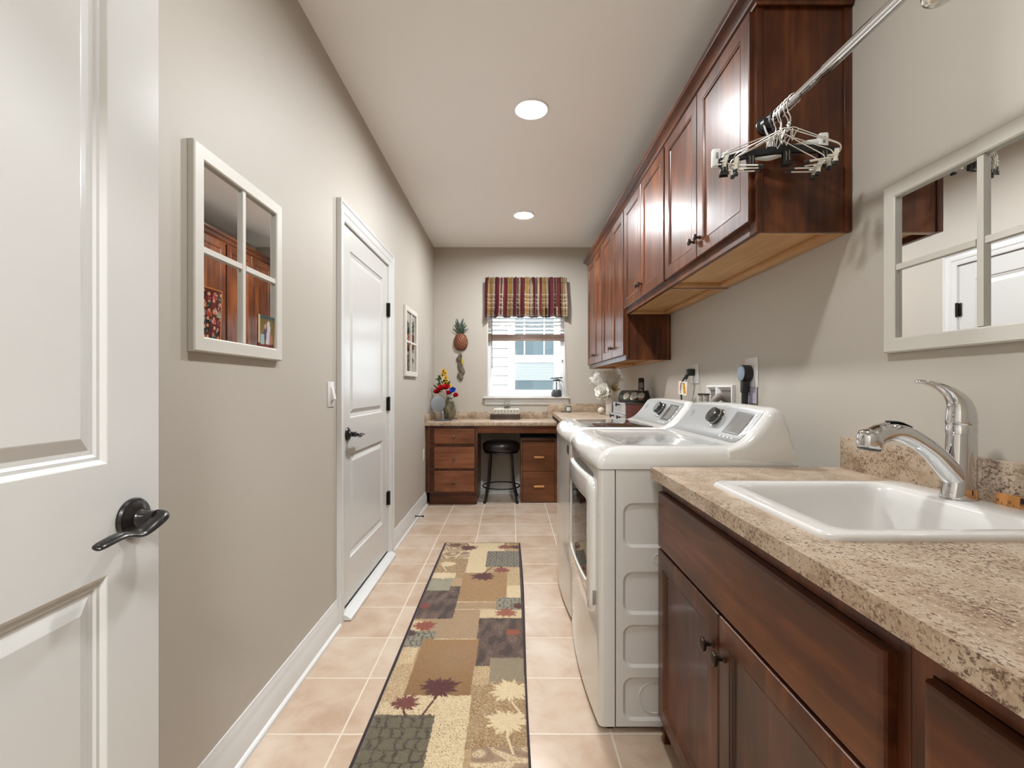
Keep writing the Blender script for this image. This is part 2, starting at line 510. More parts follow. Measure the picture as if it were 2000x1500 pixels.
for z in (1.735, 1.077, .416):
    bm = BM(); lathe(bm, [(.0005, -.05), (.006, -.049), (.009, -.047), (.009, .047), (.006, .049), (.0005, .05)], (XL + .008, DY1 + .0005, z), (0, 0, 1), 12)
    box(bm, XL - .002, XL + .0022, DY1 - .028, DY1 + .026, z - .046, z + .046, .001)
    obj('hinge', bm, BRONZE, d1, 'dark bronze hinge')
h = lever_handle(d1, (XL - .004, 2.478, .942), 1, 1)
bm = BM(); box(bm, XL - .004, XL - .001, DY0 - .001, DY0 + .01, .905, .975, .001); obj('latch_plate', bm, BRONZE, d1)
bm = BM(); prism(bm, [(XL - .055, .004), (XL + .052, .004), (XL + .050, .012), (XL + .026, .028), (XL + .010, .032), (XL - .055, .032)], DY0 - .03, DY1 + .03, 'y'); obj('threshold', bm, TRIM, d1)
bm = BM(); box(bm, XL - .030, XL - .003, DY0 + .004, DY1 - .004, .032, .046); obj('under_door_strip', bm, mat('strip_black', (.02, .02, .02), .7), d1, 'dark strip under the door')  # dark strip filling the gap between threshold and leaf

XD = -.690
d2 = root('door_2', (XD, .11, 0), 'open white two panel door at the left edge, bronze lever', 'door', kind='structure')
bm = BM(); white_door(bm, .108, .912, .012, 2.04, .036, .965, PL(XD)); obj('door_leaf', bm, DOORP, d2, smooth=False)
lever_handle(d2, (XD, .848, .953), 1, -1)
bm = BM(); lathe(bm, [(0, 0), (.036, 0), (.034, .008), (.016, .014), (.0135, .05)], (XD - .036, .848, .953), (-1, 0, 0), 24); obj('back_handle', bm, BRONZE, d2)

# ------------------------------------------------------------------ window
w1 = root('window_1', ((WX0 + WX1) / 2, YB, WZ0), 'white framed window in the end wall with house outside', 'window', kind='structure')
bm = BM()
def ring_frame(bm, x0, x1, z0, z1, wd, y0, y1, b=.002, wb=None):
    wb = wb or wd
    box(bm, x0, x0 + wd, y0, y1, z0, z1, b); box(bm, x1 - wd, x1, y0, y1, z0, z1, b)
    box(bm, x0 + wd, x1 - wd, y0, y1, z0, z0 + wb, b); box(bm, x0 + wd, x1 - wd, y0, y1, z1 - wd, z1, b)
ring_frame(bm, WX0, WX1, WZ0, WZ1, .012, YB - .002, YB + .14)
obj('window_jamb', bm, TRIM, w1)
bm = BM(); ring_frame(bm, WX0 + .012, WX1 - .012, WZ0 + .004, WZ1 - .012, .042, YB + .055, YB + .10, .004, .052)
box(bm, WX0 + .05, WX1 - .05, YB + .062, YB + .095, 1.735, 1.775, .003)
obj('window_sash', bm, mat('vinyl_white', (.84, .84, .84), .3), w1)
bm = BM(); box(bm, WX1 - .034, WX1 - .026, YB + .045, YB + .056, 1.475, 1.505, .002); obj('sash_lock', bm, BRONZE, w1, 'small dark sash latch')
bm = BM(); box(bm, WX0 + .05, WX1 - .05, YB + .076, YB + .080, WZ0 + .05, WZ1 - .05); obj('window_pane', bm, clear_glass(), w1)
bm = BM(); box(bm, WX0 - .042, WX1 + .045, YB - .045, YB + .06, WZ0 - .02, WZ0, .006); obj('window_sill', bm, TRIM, w1)
bm = BM(); prism(bm, [(YB, WZ0 - .021), (YB - .018, WZ0 - .021), (YB - .016, WZ0 - .078), (YB - .009, WZ0 - .092), (YB, WZ0 - .094)], WX0 - .025, WX1 + .028, 'x'); obj('window_apron', bm, TRIM, w1)

# ------------------------------------------------------------------ outside: neighbouring house, ground
YH = 8.5
bm = BM(); box(bm, -14, 14, YB + .14, 30, -.5, -.4)
struct('ground', bm, mat('outside_ground', (.50, .49, .46), .95), 'ground outside between the two houses', 'ground')
nb = root('neighbouring_house', (0, YH, -.4), 'white clapboard house seen through the window', 'house')
SIDING = mat('white_siding', (.22, .22, .22), .6)
bm = BM()
z = -.4
while z < 6:
    for a, b in ((-6, -.06), (.99, 6)):
        prism(bm, [(YH + .02, z), (YH - .016, z), (YH + .012, z + .150), (YH + .02, z + .165)], a, b, 'x')
    if z + .165 < .95 or z > 2.9: prism(bm, [(YH + .02, z), (YH - .016, z), (YH + .012, z + .150), (YH + .02, z + .165)], -.06, .99, 'x')
    z += .165
box(bm, -6, 6, YH + .02, YH + 4, -.4, 6)
obj('siding', bm, SIDING, nb)
bm = BM(); ring_frame(bm, -.07, 1.0, .98, 2.95, .115, YH - .03, YH + .02, .004, .15)
box(bm, .045, .785, YH - .02, YH + .02, 1.647, 1.778, .003)
obj('window_trim', bm, mat('exterior_trim_white', (.58, .58, .575), .5), nb)
nw = BM(); ring_frame(nw, .045, .785, 1.13, 2.84, .018, YH - .012, YH + .018)
for x in (.235, .595): box(nw, x - .009, x + .009, YH - .004, YH + .012, 1.778, 2.84)
nwo = obj('window_grille', nw, mat('exterior_trim_white'), nb)
bm = BM(); box(bm, .06, .77, YH + .006, YH + .012, 1.14, 2.83); obj('window_glass', bm, mat('outside_window_glass', (.035, .05, .055), .05, coat=.6), nb)
bm = BM()
for k in range(14): box(bm, .065, .765, YH - .004, YH + .004, 1.322 + k * .0238, 1.322 + k * .0238 + .021, .001)
obj('window_shade', bm, mat('shade_white', (.105, .12, .117), .6), nb, 'white slatted shade half drawn')

# ------------------------------------------------------------------ recessed ceiling lights
LENS = mat('lamp_lens', (1, 1, 1), .5, emit=(1, .96, .9), estr=26)
def can_light(x, y, label, k=1.0):
    r = root('recessed_ceiling_light', (x, y, ZC), label, 'ceiling light', 'recessed ceiling lights')
    bm = BM()
    prof = [(.098, 0), (.098, -.005), (.092, -.008), (.079, -.004)]
    rings = [[(x + q * math.cos(R(k * 10)), y + q * math.sin(R(k * 10)), ZC + hh) for k in range(36)] for q, hh in prof]
    loft(bm, rings, False, False)
    obj('trim_ring', bm, mat('light_trim_white', (.85, .85, .84), .4), r)
    bm = BM(); lathe(bm, [(.0005, 0), (.08, 0), (.08, .003), (.06, .006), (.0005, .008)], (x, y, ZC), (0, 0, -1), 32)
    obj('lens', bm, LENS, r)
    l = bpy.data.lights.new('can_lamp', 'AREA')
    l.shape = 'DISK'; l.size = .15; l.spread = R(172); l.energy = CAN_POWER * k; l.color = CAN_COL
    o = bpy.data.objects.new('can_lamp', l)
    COL.objects.link(o); o.parent = r; o.location = (0, 0, -.012)
    return r
can_light(.112, 2.634, 'larger nearer round recessed light glowing in the ceiling')
can_light(.112, 4.252, 'smaller farther round recessed light in ceiling near window')
can_light(.112, 1.015, 'round recessed light in the ceiling above the sink', .48)
hl = bpy.data.lights.new('hall_fill_lamp', 'AREA'); hl.shape = 'DISK'; hl.size = .5; hl.energy = HALL_FILL_POWER; hl.color = CAN_COL
hr = root('hall_fill_light', (0, -1.1, ZC), 'added unseen hall fill light behind the doorway', 'ceiling light')  # unseen lamp added in the hall to brighten the room from behind
bm = BM(); lathe(bm, [(.0005, 0), (.19, 0), (.19, .02), (.17, .05), (.10, .075), (.0005, .085)], (0, -1.1, ZC), (0, 0, -1), 32)
obj('fill_lamp_bowl', bm, mat('hall_fill_glass', (1, 1, 1), .4, emit=(1, .95, .87), estr=5), hr)
ho = bpy.data.objects.new('hall_fill_lamp', hl); COL.objects.link(ho); ho.parent = hr; ho.location = (0, 0, -.1)

# ================================================================== UPPER CABINETS
XF, XDR = .8207, .802
def knob_at(parent, p, d=(-1, 0, 0), m=None, s=1.0):
    bm = BM()
    lathe(bm, [(q * s, h_ * s) for q, h_ in [(.0005, 0), (.0085, 0), (.0085, .002), (.0055, .005), (.005, .012), (.007, .016), (.0145, .019), (.0155, .022), (.0145, .0255), (.010, .0275), (.0005, .0285)]], p, d, 20)
    return obj('knob', bm, m or KNOB, parent)
CDOOR = [(0, -.003), (.003, 0), (.056, 0), (.0575, -.002), (.0605, -.0005), (.064, -.0008), (.067, -.0065), (.069, -.0075)]
def upper_cabinet(y0, y1, z0, z1, split, label, near_end, doorz0, doorz1=2.462):
    r = root('upper_cabinet', (XR, (y0 + y1) / 2, z0), label, 'cabinet', 'cherry wall cabinets')
    bm = BM()
    ya, yb_ = y0 + .0005, y1 - .0005
    box(bm, XF + .019, XR - .001, ya, ya + .014, z0, z1); box(bm, XF + .019, XR - .001, yb_ - .014, yb_, z0, z1)
    if near_end:
        box(bm, XF, XF + .021, y0 - .004, y0 + .04, z0, z1, .002); box(bm, XR - .026, XR - .001, y0 - .006, y0 + .01, z0, z1, .003)
    else: box(bm, XF, XF + .019, ya, ya + .04, z0, z1)
    box(bm, XF, XF + .019, yb_ - .04, yb_, z0, z1)
    box(bm, XF, XF + .019, ya + .04, yb_ - .04, z0, z0 + .05); box(bm, XF, XF + .019, ya + .04, yb_ - .04, z1 - .05, z1)
    box(bm, XF + .019, XR - .001, ya + .014, yb_ - .014, z1 - .014, z1)
    obj('body', bm, cherry(), r)
    bm = BM()
    box(bm, XF + .0195, XR - .002, ya + .0145, yb_ - .0145, z0 + .022, z0 + .036)
    box(bm, XR - .055, XR - .002, ya + .0145, yb_ - .0145, z0 + .0005, z0 + .0215, .001)
    for yy in (ya + .0145, yb_ - .0305): box(bm, XF + .0195, XR - .0555, yy, yy + .016, z0 + .0005, z0 + .0215, .001)
    obj('underside', bm, maple(), r, 'bare maple underside')
    for a, b, ky in ((y0 + .014, split - .002, split - .032), (split + .002, y1 - .010, split + .032)):
        bm = BM(); slab(bm, a, b, doorz0, doorz1, .0185, [(a, b, doorz0, doorz1, CDOOR)], PR(XDR))
        d = obj('door', bm, cherry(), r, angle=20)
        knob_at(d, (XDR, ky, doorz0 + .078))
    return r
ZT = 2.482
upper_cabinet(1.564, 2.452, 1.712, ZT, 2.020, 'short cherry wall cabinet nearest the camera behind the hanging rod', True, 1.752)
upper_cabinet(2.452, 3.338, 1.712, ZT, 2.905, 'short cherry wall cabinet second from the camera, above the washer', False, 1.752)
upper_cabinet(3.338, 4.130, 1.388, ZT, 3.728, 'tall cherry wall cabinet with exposed dark side above phone', True, 1.424)
upper_cabinet(4.130, 4.920, 1.388, ZT, 4.530, 'tall cherry wall cabinet farthest back, closest to window', False, 1.424)
bm = BM()
CR = [(0, 2.464), (.006, 2.464), (.008, 2.472), (.018, 2.478), (.024, 2.490), (.036, 2.502), (.050, 2.508), (.053, 2.514), (.056, 2.517), (.056, 2.526), (0, 2.526)]
rows = []
for o, zz in CR:
    xf = XF - .0005
    rows.append([(XR - .001, 1.556 - o, zz), (xf - o, 1.556 - o, zz), (xf - o, 4.921 + o, zz), (XR - .001, 4.921 + o, zz)])
loft(bm, [[q[k] for q in rows] for k in range(4)])
one('crown_moulding', bm, cherry('y'), 'dark cherry crown moulding running along the wall cabinet tops', 'moulding', angle=25)

# ================================================================== SINK COUNTER
CZ, CX, CY1 = .919, .475, 1.590
BX = .491     # front of the doors
sb = root('sink_base_cabinet', (XR, 1.1, 0), 'dark cherry sink base cabinet beside the dryer, two doors', 'cabinet')
FX = BX + .019
bm = BM()
ya, yb_ = .595, 1.575
box(bm, FX + .019, XR - .001, yb_ - .015, yb_, .10, CZ - .036); box(bm, FX + .019, XR - .001, ya, ya + .015, .10, CZ - .036)
box(bm, FX, FX + .019, yb_ - .02, yb_, .0, CZ - .036); box(bm, FX, FX + .019, ya, ya + .045, .10, CZ - .036)
box(bm, FX, FX + .019, ya + .045, yb_ - .02, CZ - .076, CZ - .036); box(bm, FX, FX + .019, ya + .045, yb_ - .02, .64, .68); box(bm, FX, FX + .019, ya + .045, yb_ - .02, .10, .14)
box(bm, FX, FX + .019, 1.088, 1.128, .14, .64); box(bm, XR - .01, XR - .002, ya, yb_, .1, CZ - .04)
obj('body', bm, cherry(), sb)
bm = BM(); box(bm, FX + .06, FX + .075, ya, yb_ - .02, 0, .10); box(bm, FX + .019, XR - .002, ya, yb_ - .015, .10, .115); obj('toe_kick', bm, cherry('y'), sb)
FLAT = [(0, -.006), (.002, -.002), (.008, 0), (.012, 0)]
bm = BM(); slab(bm, .616, 1.566, .659, .842, .0185, [(.616, 1.566, .659, .842, FLAT)], PR(BX)); obj('false_drawer_front', bm, cherry('y'), sb, angle=20)
SDOOR = [(0, -.005), (.002, -.0015), (.007, 0), (.052, 0), (.0535, -.003), (.0565, -.0015), (.060, -.0018), (.064, -.008), (.067, -.009)]
for a, b, ky in ((1.112, 1.566, 1.140), (.616, 1.106, 1.077)):
    bm = BM(); slab(bm, a, b, .090, .651, .0185, [(a, b, .090, .651, SDOOR)], PR(BX))
    d = obj('door', bm, cherry(), sb, angle=20)
    knob_at(d, (BX, ky, .564), s=1.1)
sd = root('drawer_base_cabinet', (XR, .35, 0), 'dark cherry drawer base cabinet at lower right corner', 'cabinet')
bm = BM()
ya, yb_ = YF + .002, .594
box(bm, FX + .019, XR - .001, yb_ - .015, yb_, .10, CZ - .036); box(bm, FX + .019, XR - .001, ya, ya + .015, .10, CZ - .036)
box(bm, FX, FX + .019, yb_ - .03, yb_, .10, CZ - .036); box(bm, FX, FX + .019, ya, ya + .045, .10, CZ - .036)
for zz in (CZ - .076, .64, .37, .10): box(bm, FX, FX + .019, ya + .045, yb_ - .03, zz, zz + .04)
box(bm, FX + .06, FX + .075, ya, yb_, 0, .10); box(bm, FX + .02, XR - .002, ya, yb_, .10, .115)
obj('body', bm, cherry(), sd)
for z0, z1 in ((.659, .842), (.385, .651), (.090, .377)):
    bm = BM(); slab(bm, .12, .558, z0, z1, .0185, [(.12, .558, z0, z1, FLAT)], PR(BX)); d = obj('drawer', bm, cherry('y'), sd, angle=20)
    knob_at(d, (BX, .34, (z0 + z1) / 2))
# countertop with the sink opening
SX0, SX1, SY0, SY1 = .554, 1.090, .818, 1.303
ct = root('sink_countertop', (XR, .9, CZ - .036), 'speckled beige laminate countertop holding the sink', 'countertop')
bm = BM()
def slab_box(bm, x0, x1, y0, y1): box(bm, x0, x1, y0, y1, CZ - .036, CZ)
i = .018
xs = [CX, SX0 + i, SX1 - i, XR - .001]; ys = [YF + .002, SY0 + i, SY1 - i, CY1]
V = {}
for zz in (CZ - .036, CZ):
    for a in range(4):
        for b in range(4): V[a, b, zz] = bm.verts.new((xs[a], ys[b], zz))
for zz in (CZ - .036, CZ):
    for a in range(3):
        for b in range(3):
            if (a, b) != (1, 1): face(bm, (V[a, b, zz], V[a + 1, b, zz], V[a + 1, b + 1, zz], V[a, b + 1, zz]))
lo, hi = CZ - .036, CZ
for k in range(3):
    for p, q in (((k, 0), (k + 1, 0)), ((k, 3), (k + 1, 3)), ((0, k), (0, k + 1)), ((3, k), (3, k + 1))):
        face(bm, (V[p[0], p[1], lo], V[q[0], q[1], lo], V[q[0], q[1], hi], V[p[0], p[1], hi]))
for p, q in (((1, 1), (2, 1)), ((2, 1), (2, 2)), ((2, 2), (1, 2)), ((1, 2), (1, 1))):
    face(bm, (V[p[0], p[1], lo], V[q[0], q[1], lo], V[q[0], q[1], hi], V[p[0], p[1], hi]))
obj('slab', bm, LAM, ct, smooth=False)
bm = BM(); box(bm, XR - .020, XR - .001, YF + .002, CY1, CZ, CZ + .103, .0015); obj('backsplash', bm, LAM, ct)
# the sink
sk = root('laundry_sink', ((SX0 + SX1) / 2, (SY0 + SY1) / 2, CZ), 'white drop in laundry sink set in the beige counter', 'sink')
bm = BM()
def skl(i0, i1, j0, j1, r, z): return [(a, b, z) for a, b in rrect(SX0 + i0, SX1 - i1, SY0 + j0, SY1 - j1, r, 6)]
rings = [skl(0, 0, 0, 0, .03, CZ), skl(.0005, .0005, .0005, .0005, .03, CZ + .006), skl(.004, .004, .004, .004, .03, CZ + .0115), skl(.010, .010, .010, .010, .028, CZ + .013),
         skl(.045, .085, .035, .030, .035, CZ + .012), skl(.052, .092, .042, .037, .04, CZ + .009), skl(.058, .098, .048, .043, .045, CZ - .002), skl(.064, .104, .054, .049, .05, CZ - .03),
         skl(.075, .115, .065, .06, .06, CZ - .17), skl(.09, .13, .08, .075, .06, CZ - .20), skl(.12, .16, .11, .105, .05, CZ - .212)]
loft(bm, rings, False, True)
obj('basin', bm, SINKW, sk, angle=60)
bm = BM(); lathe(bm, [(.045, 0), (.045, .003), (.036, .004), (.03, .001), (.0005, .001)], (.80, 1.06, CZ - .212), (0, 0, 1), 24); obj('drain', bm, CHROME, sk)
# faucet
FXc, FYc, FZ = 1.045, 1.090, CZ + .013
fc = root('sink_faucet', (FXc, FYc, FZ), 'chrome single lever faucet with pull out spout', 'faucet')
bm = BM()
rings = []
for zz, rx, ry, dx in ((0, .037, .031, 0), (.006, .037, .031, 0), (.03, .033, .029, .002), (.06, .031, .028, .004), (.10, .0295, .0275, .005), (.135, .029, .027, .006), (.150, .0285, .027, .006)):
    rings.append([(FXc + dx + rx * math.cos(R(k * 12)), FYc + ry * math.sin(R(k * 12)), FZ + zz) for k in range(30)])
loft(bm, rings)
obj('body', bm, CHROME, fc, angle=60)
bm = BM()
pts = spline([(FXc + .004, FYc, FZ + .035), (FXc - .022, FYc, FZ + .064), (FXc - .058, FYc, FZ + .104), (FXc - .098, FYc, FZ + .134)], 8)
n = len(pts); tube(bm, pts, [(.026 - .006 * i / (n - 1), .027 - .006 * i / (n - 1)) for i in range(n)], 20, up=(0, 0, 1))
obj('spout', bm, CHROME, fc, angle=60)
bm = BM()
pts = spline([(FXc - .096, FYc, FZ + .133), (FXc - .125, FYc, FZ + .148), (FXc - .155, FYc, FZ + .155), (FXc - .18, FYc, FZ + .151), (FXc - .200, FYc, FZ + .141)], 8)
n = len(pts); tube(bm, pts, [(.0205 + .003 * i / (n - 1), .021 + .007 * i / (n - 1)) for i in range(n)], 20, up=(0, 0, 1))
lathe(bm, [(.0005, .012), (.015, .012), (.024, .006), (.0265, -.004), (.0265, -.026), (.024, -.031)], (FXc - .205, FYc, FZ + .148), (.12, 0, 1), 24)
o = obj('spray_head', bm, CHROME, fc, angle=50)
bm = BM(); lathe(bm, [(.022, -.030), (.0225, -.036), (.018, -.037), (.0005, -.036)], (FXc - .205, FYc, FZ + .148), (.12, 0, 1), 24); obj('aerator', bm, mat('grey_rubber', (.10, .10, .10), .5), o)
bm = BM(); tube(bm, spline([(FXc - .115, FYc, FZ + .166), (FXc - .14, FYc, FZ + .1765), (FXc - .165, FYc, FZ + .1785)], 6), (.0025), 8); 
for v in bm.verts: v.co.y = FYc + (v.co.y - FYc) * 4
obj('spray_button', bm, BLACK, o)
bm = BM()
lathe(bm, [(.0285, .151), (.0285, .168), (.0275, .170), (.0275, .172), (.029, .174), (.029, .18)], (FXc + .006, FYc, FZ), (0, 0, 1), 30, True, True)
cs = [(.006, .174, .029, .028, 0), (.006, .190, .0285, .0275, 4), (.005, .206, .0265, .026, 10), (.001, .222, .0225, .0235, 22), (-.009, .237, .0165, .021, 38), (-.024, .250, .0115, .0185, 52), (-.044, .2605, .0078, .0165, 64), (-.066, .268, .0058, .0155, 74), (-.084, .2715, .005, .014, 84), (-.096, .272, .0045, .010, 90), (-.100, .272, .002, .005, 90)]
rings = []
for dx, dz, rx, ry, tl in cs:
    ct_, st_ = math.cos(R(tl)), math.sin(R(tl))
    rings.append([(FXc + dx + rx * math.cos(R(k * 15)) * ct_, FYc + ry * math.sin(R(k * 15)), FZ + dz + rx * math.cos(R(k * 15)) * st_) for k in range(24)])
loft(bm, rings)
obj('lever', bm, CHROME, fc, angle=60)
# yardstick leaning on the backsplash
ys_ = root('wooden_yardstick', (XR - .024, .7, CZ), 'wooden yardstick standing on edge behind the sink faucet', 'ruler')
ty0, ty1 = .16, 1.073
bm = BM()
lean = lambda u, v, d: (XR - .0255 + v * .08 - d, u, CZ + .0135 + v)
loft(bm, [[lean(ty0, 0, 0), lean(ty0, .030, 0), lean(ty0, .030, .004), lean(ty0, 0, .004)], [lean(ty1, 0, 0), lean(ty1, .030, 0), lean(ty1, .030, .004), lean(ty1, 0, .004)]])
for v in bm.verts: v.co.z -= .0132
obj('stick', bm, wood('yardstick_wood', (.48, .20, .06), (.60, .28, .09), (.70, .36, .13), 'y', .45, .2), ys_, smooth=False)
bm = BM()
INK = mat('black_ink', (.015, .012, .01), .6)
lf = lambda u, v: lean(u, v - .0, .0044)
nI = int((ty1 - ty0) / .0254)
for k in range(nI * 8):
    y = ty1 - .0025 - k * .0254 / 8
    hgt = .012 if k % 8 == 4 else (.009 if k % 4 == 0 else .0065)
    p = [lf(y, .0004), lf(y - .0007, .0004), lf(y - .0007, hgt), lf(y, hgt)]
    loft(bm, [[(a, b, c - .0132) for a, b, c in p], [(a - .0002, b, c - .0132) for a, b, c in p]])
obj('tick_marks', bm, INK, ys_, 'printed inch ticks', smooth=False)
def text_mesh(s, size, M, bm):
    cu = bpy.data.curves.new('t', 'FONT'); cu.body = s; cu.size = size; cu.align_x = 'CENTER'; cu.align_y = 'CENTER'; cu.extrude = .0
    o = bpy.data.objects.new('t', cu); COL.objects.link(o)
    bpy.context.view_layer.update()
    me = o.evaluated_get(bpy.context.evaluated_depsgraph_get()).to_mesh()
    me2 = me.copy(); o.to_mesh_clear()
    me2.transform(M); bm.from_mesh(me2)
    bpy.data.objects.remove(o); bpy.data.curves.remove(cu); bpy.data.meshes.remove(me2)
bm = BM()
for k in range(12):
    y = ty1 - .007 - k * .0254
    p = lf(y, .0145)
    # upside down print: local x -> +Y, local y -> -Z, facing -X
    M = Matrix(((0, 0, -1, p[0] - .0004), (1, 0, 0, p[1]), (0, -1, 0, p[2] - .0132), (0, 0, 0, 1)))
    text_mesh(str(36 - k), .0085, M, bm)
    if k == 2:
        q = [lf(y - .016, .0145), lf(y + .004, .0145), lf(y + .004, .0265), lf(y - .016, .0265)]
        loft(bm, [[(a, b, c - .0105) for a, b, c in q], [(a - .0003, b, c - .0105) for a, b, c in q]])
obj('numerals', bm, INK, ys_, 'upside down printed inch numbers', smooth=False)

# ================================================================== WASHER AND DRYER
AW, AXB = .742, .985
def appliance(y0, kind, label):
    y1 = y0 + AW
    r = root(kind, (.64, y0 + AW / 2, 0), label, kind)
    def xf(t):
        e = min(t, 1 - t) * AW
        rr = .016
        return .303 - .021 * (1 - (2 * t - 1) ** 2) + (rr - math.sqrt(max(0, rr * rr - (rr - e) ** 2)) if e < rr else 0)
    ts = [0, .002, .006, .012, .02] + [.04 + .92 * k / 22 for k in range(23)] + [.98, .988, .994, .998, 1]
    XFy = lambda y: xf(min(1, max(0, (y - y0) / AW)))
    def fp(z, iF=0, iS=0, xb=AXB):
        pts = [(xf(t) + iF, y0 + iS + t * (AW - 2 * iS), z) for t in ts]
        return pts + [(xb, y1 - iS, z), (xb, y0 + iS, z)]
    # front panel with its side returns
    bm = BM(); loft(bm, [fp(.022, 0, 0, .356), fp(.906, 0, 0, .356)]); obj('front_panel', bm, ENAMEL, r)
    # cabinet with pressed squares on the near side
    bm = BM()
    x0, x1, za, zb = .360, AXB - .01, .022, .906
    ny, fy = y0 + .001, y1 - .001
    PS = lambda u, v, d: (u, ny - d, v)
    zs = [(.638, .793), (.407, .556), (.224, .373), (.041, .192)]
    edges = [zb] + [q for s in zs for q in (s[1] + .0, s[0] - .0)] + [za]
    cuts = [.906, .597, .390, .208, .022]
    for k in range(4):
        c0, c1 = cuts[k + 1], cuts[k]
        recess(bm, (x0, x1, c0, c1), (.384, .95, zs[k][0], zs[k][1]), .035, .007, .010, PS)
    for aa, bb in (((x0, ny, za), (x0, fy, zb)),): pass
    v = lambda *p: bm.verts.new(p)
    face(bm, [v(x0, fy, za), v(x1, fy, za), v(x1, fy, zb), v(x0, fy, zb)])
    face(bm, [v(x0, ny, za), v(x0, fy, za), v(x0, fy, zb), v(x0, ny, zb)])
    face(bm, [v(x1, ny, za), v(x1, fy, za), v(x1, fy, zb), v(x1, ny, zb)])
    face(bm, [v(x0, ny, za), v(x0, fy, za), v(x1, fy, za), v(x1, ny, za)])
    face(bm, [v(x0, ny, zb), v(x0, fy, zb), v(x1, fy, zb), v(x1, ny, zb)])
    bmesh.ops.remove_doubles(bm, verts=bm.verts, dist=1e-6)
    c = obj('cabinet', bm, ENAMEL, r, smooth=False)
    if kind == 'dryer':
        bm = BM()
        ring = lambda q, d: [(.495 + q * math.cos(R(k * 9)), ny + .0085 - d, .118 + q * math.sin(R(k * 9))) for k in range(40)]
        loft(bm, [ring(.0555, 0), ring(.055, .0035), ring(.053, .0035), ring(.0525, 0)], False, False)
        obj('vent_knockout', bm, ENAMEL, r); bm = BM()
        recess_pts = [(.505 + q * math.cos(R(k * 15)), ny - d, .600 + q * math.sin(R(k * 15))) for q, d in ((.0165, 0),) for k in range(24)]
        tube(bm, recess_pts, .0016, 6, closed=True)
        obj('side_plug', bm, ENAMEL, r)
    # top cap
    bm = BM()
    L_ = [(.9075, .004, .003), (.9085, -.003, -.002), (.922, -.004, -.003), (.940, .002, .000), (.957, .012, .007), (.970, .028, .016), (.979, .048, .027), (.9835, .066, .040), (.985, .082, .052)]
    rings = [fp(z, a, b_, AXB + .002 if z < .935 else .80) for z, a, b_ in L_]
    if kind == 'dryer':
        rings += [fp(.985, .095, .075, .75), fp(.9835, .105, .088, .735), fp(.979, .122, .105, .715), fp(.976, .14, .13, .69)]
        loft(bm, rings, True, True); obj('top', bm, CAPW, r, angle=70)
    else:
        rings += [fp(.9845, .096, .060, .76), fp(.981, .098, .064, .755)]
        loft(bm, rings, True, True); obj('top', bm, CAPW, r, angle=60)
        lid = BM(); loft(lid, [fp(.9812, .110, .085, .745), fp(.9845, .110, .085, .745), fp(.9855, .112, .087, .743)], True, True)
        lo = obj('lid', lid, DARKGLASS, r, 'dark glass lid', angle=40)
        hb = BM(); loft(hb, [[(xf(t) + q, y0 + t * AW, z) for t in [.30 + .4 * k / 12 for k in range(13)]] + [(xf(t) + q2, y0 + t * AW, z) for t in [.70 - .4 * k / 12 for k in range(13)]] for q, q2, z in ((.052, .098, .979), (.056, .096, .988), (.064, .09, .990))])
        obj('lid_handle', hb, CAPW, lo, 'glossy white lid grip')
    bm = BM(); loft(bm, [fp(.9055, .006, .004), fp(.908, .006, .004)]); obj('seam', bm, mat('grey_seam', (.22, .21, .19), .6), r)
    # console
    prof = [(.752, .932), (.752, .978), (.770, .9865), (.790, .9935), (.808, 1.003), (.832, 1.024), (.858, 1.054), (.882, 1.086), (.893, 1.102), (.902, 1.111), (.915, 1.117), (.930, 1.116), (.945, 1.106), (.957, 1.085), (.968, 1.04), (.978, .98), (.984, .932)]
    def cp(p, t, s=0):
        x, z = p
        f = max(0, min(1, (z - .985) / .12))
        z2 = z + .010 * f * (1 - (2 * t - 1) ** 2)
        k = 1 - s / .13
        zz = .932 + (z2 - .932) * k if z > .94 else z2
        return (.88 + (x - .88) * (1 - s * f / .12), zz)
    bm = BM()
    rings = []
    for e, s in [(.0, .040), (.0015, .030), (.005, .020), (.012, .010), (.022, .0035), (.036, 0)] + [(.036 + (AW - .072) * k / 14, 0) for k in range(1, 14)] + [(AW - .036, 0), (AW - .022, .0035), (AW - .012, .010), (AW - .005, .020), (AW - .0015, .030), (AW, .040)]:
        rings.append([(q[0], y0 + e, q[1]) for q in (cp(p, e / AW, s) for p in prof)])
    loft(bm, rings); obj('console', bm, CAPW, r, angle=50)
    path = [(.786, .9915), (.790, .9935), (.808, 1.003), (.832, 1.024), (.858, 1.054), (.882, 1.086), (.893, 1.102), (.898, 1.107)]
    def at(s, y, d=.0):
        k = s * (len(path) - 1); i_ = min(int(k), len(path) - 2); f = k - i_
        a = cp(path[i_], (y - y0) / AW); b = cp(path[i_ + 1], (y - y0) / AW)
        dx, dz = b[0] - a[0], b[1] - a[1]; l = math.hypot(dx, dz)
        return Vector((a[0] + dx * f - dz / l * d, y, a[1] + dz * f + dx / l * d))
    def patch(bm, s0, s1, ya, yb_, d, ns=14, ny_=14, rnd_=.0, taper=0):
        rows = []
        for k in range(ns + 1):
            q = k / ns
            edge = min(q, 1 - q)
            cut = rnd_ * (1 - math.sqrt(max(0, 1 - (1 - min(1, edge / .14)) ** 2))) if rnd_ else 0
            cut += taper * (1 - q)
            rows.append([bm.verts.new(at(s0 + (s1 - s0) * q, ya + cut + (yb_ - ya - 2 * cut) * j / ny_, d)) for j in range(ny_ + 1)])
        for a, b in zip(rows, rows[1:]):
            for j in range(ny_): face(bm, (a[j], a[j + 1], b[j + 1], b[j]))
    bm = BM(); patch(bm, .07, .93, y0 + .040, y1 - .040, .0014, rnd_=.018, taper=.012); cpn = obj('control_panel', bm, GREYP, r, 'grey control panel')
    ky = y0 + .335 if kind == 'dryer' else y0 + .30
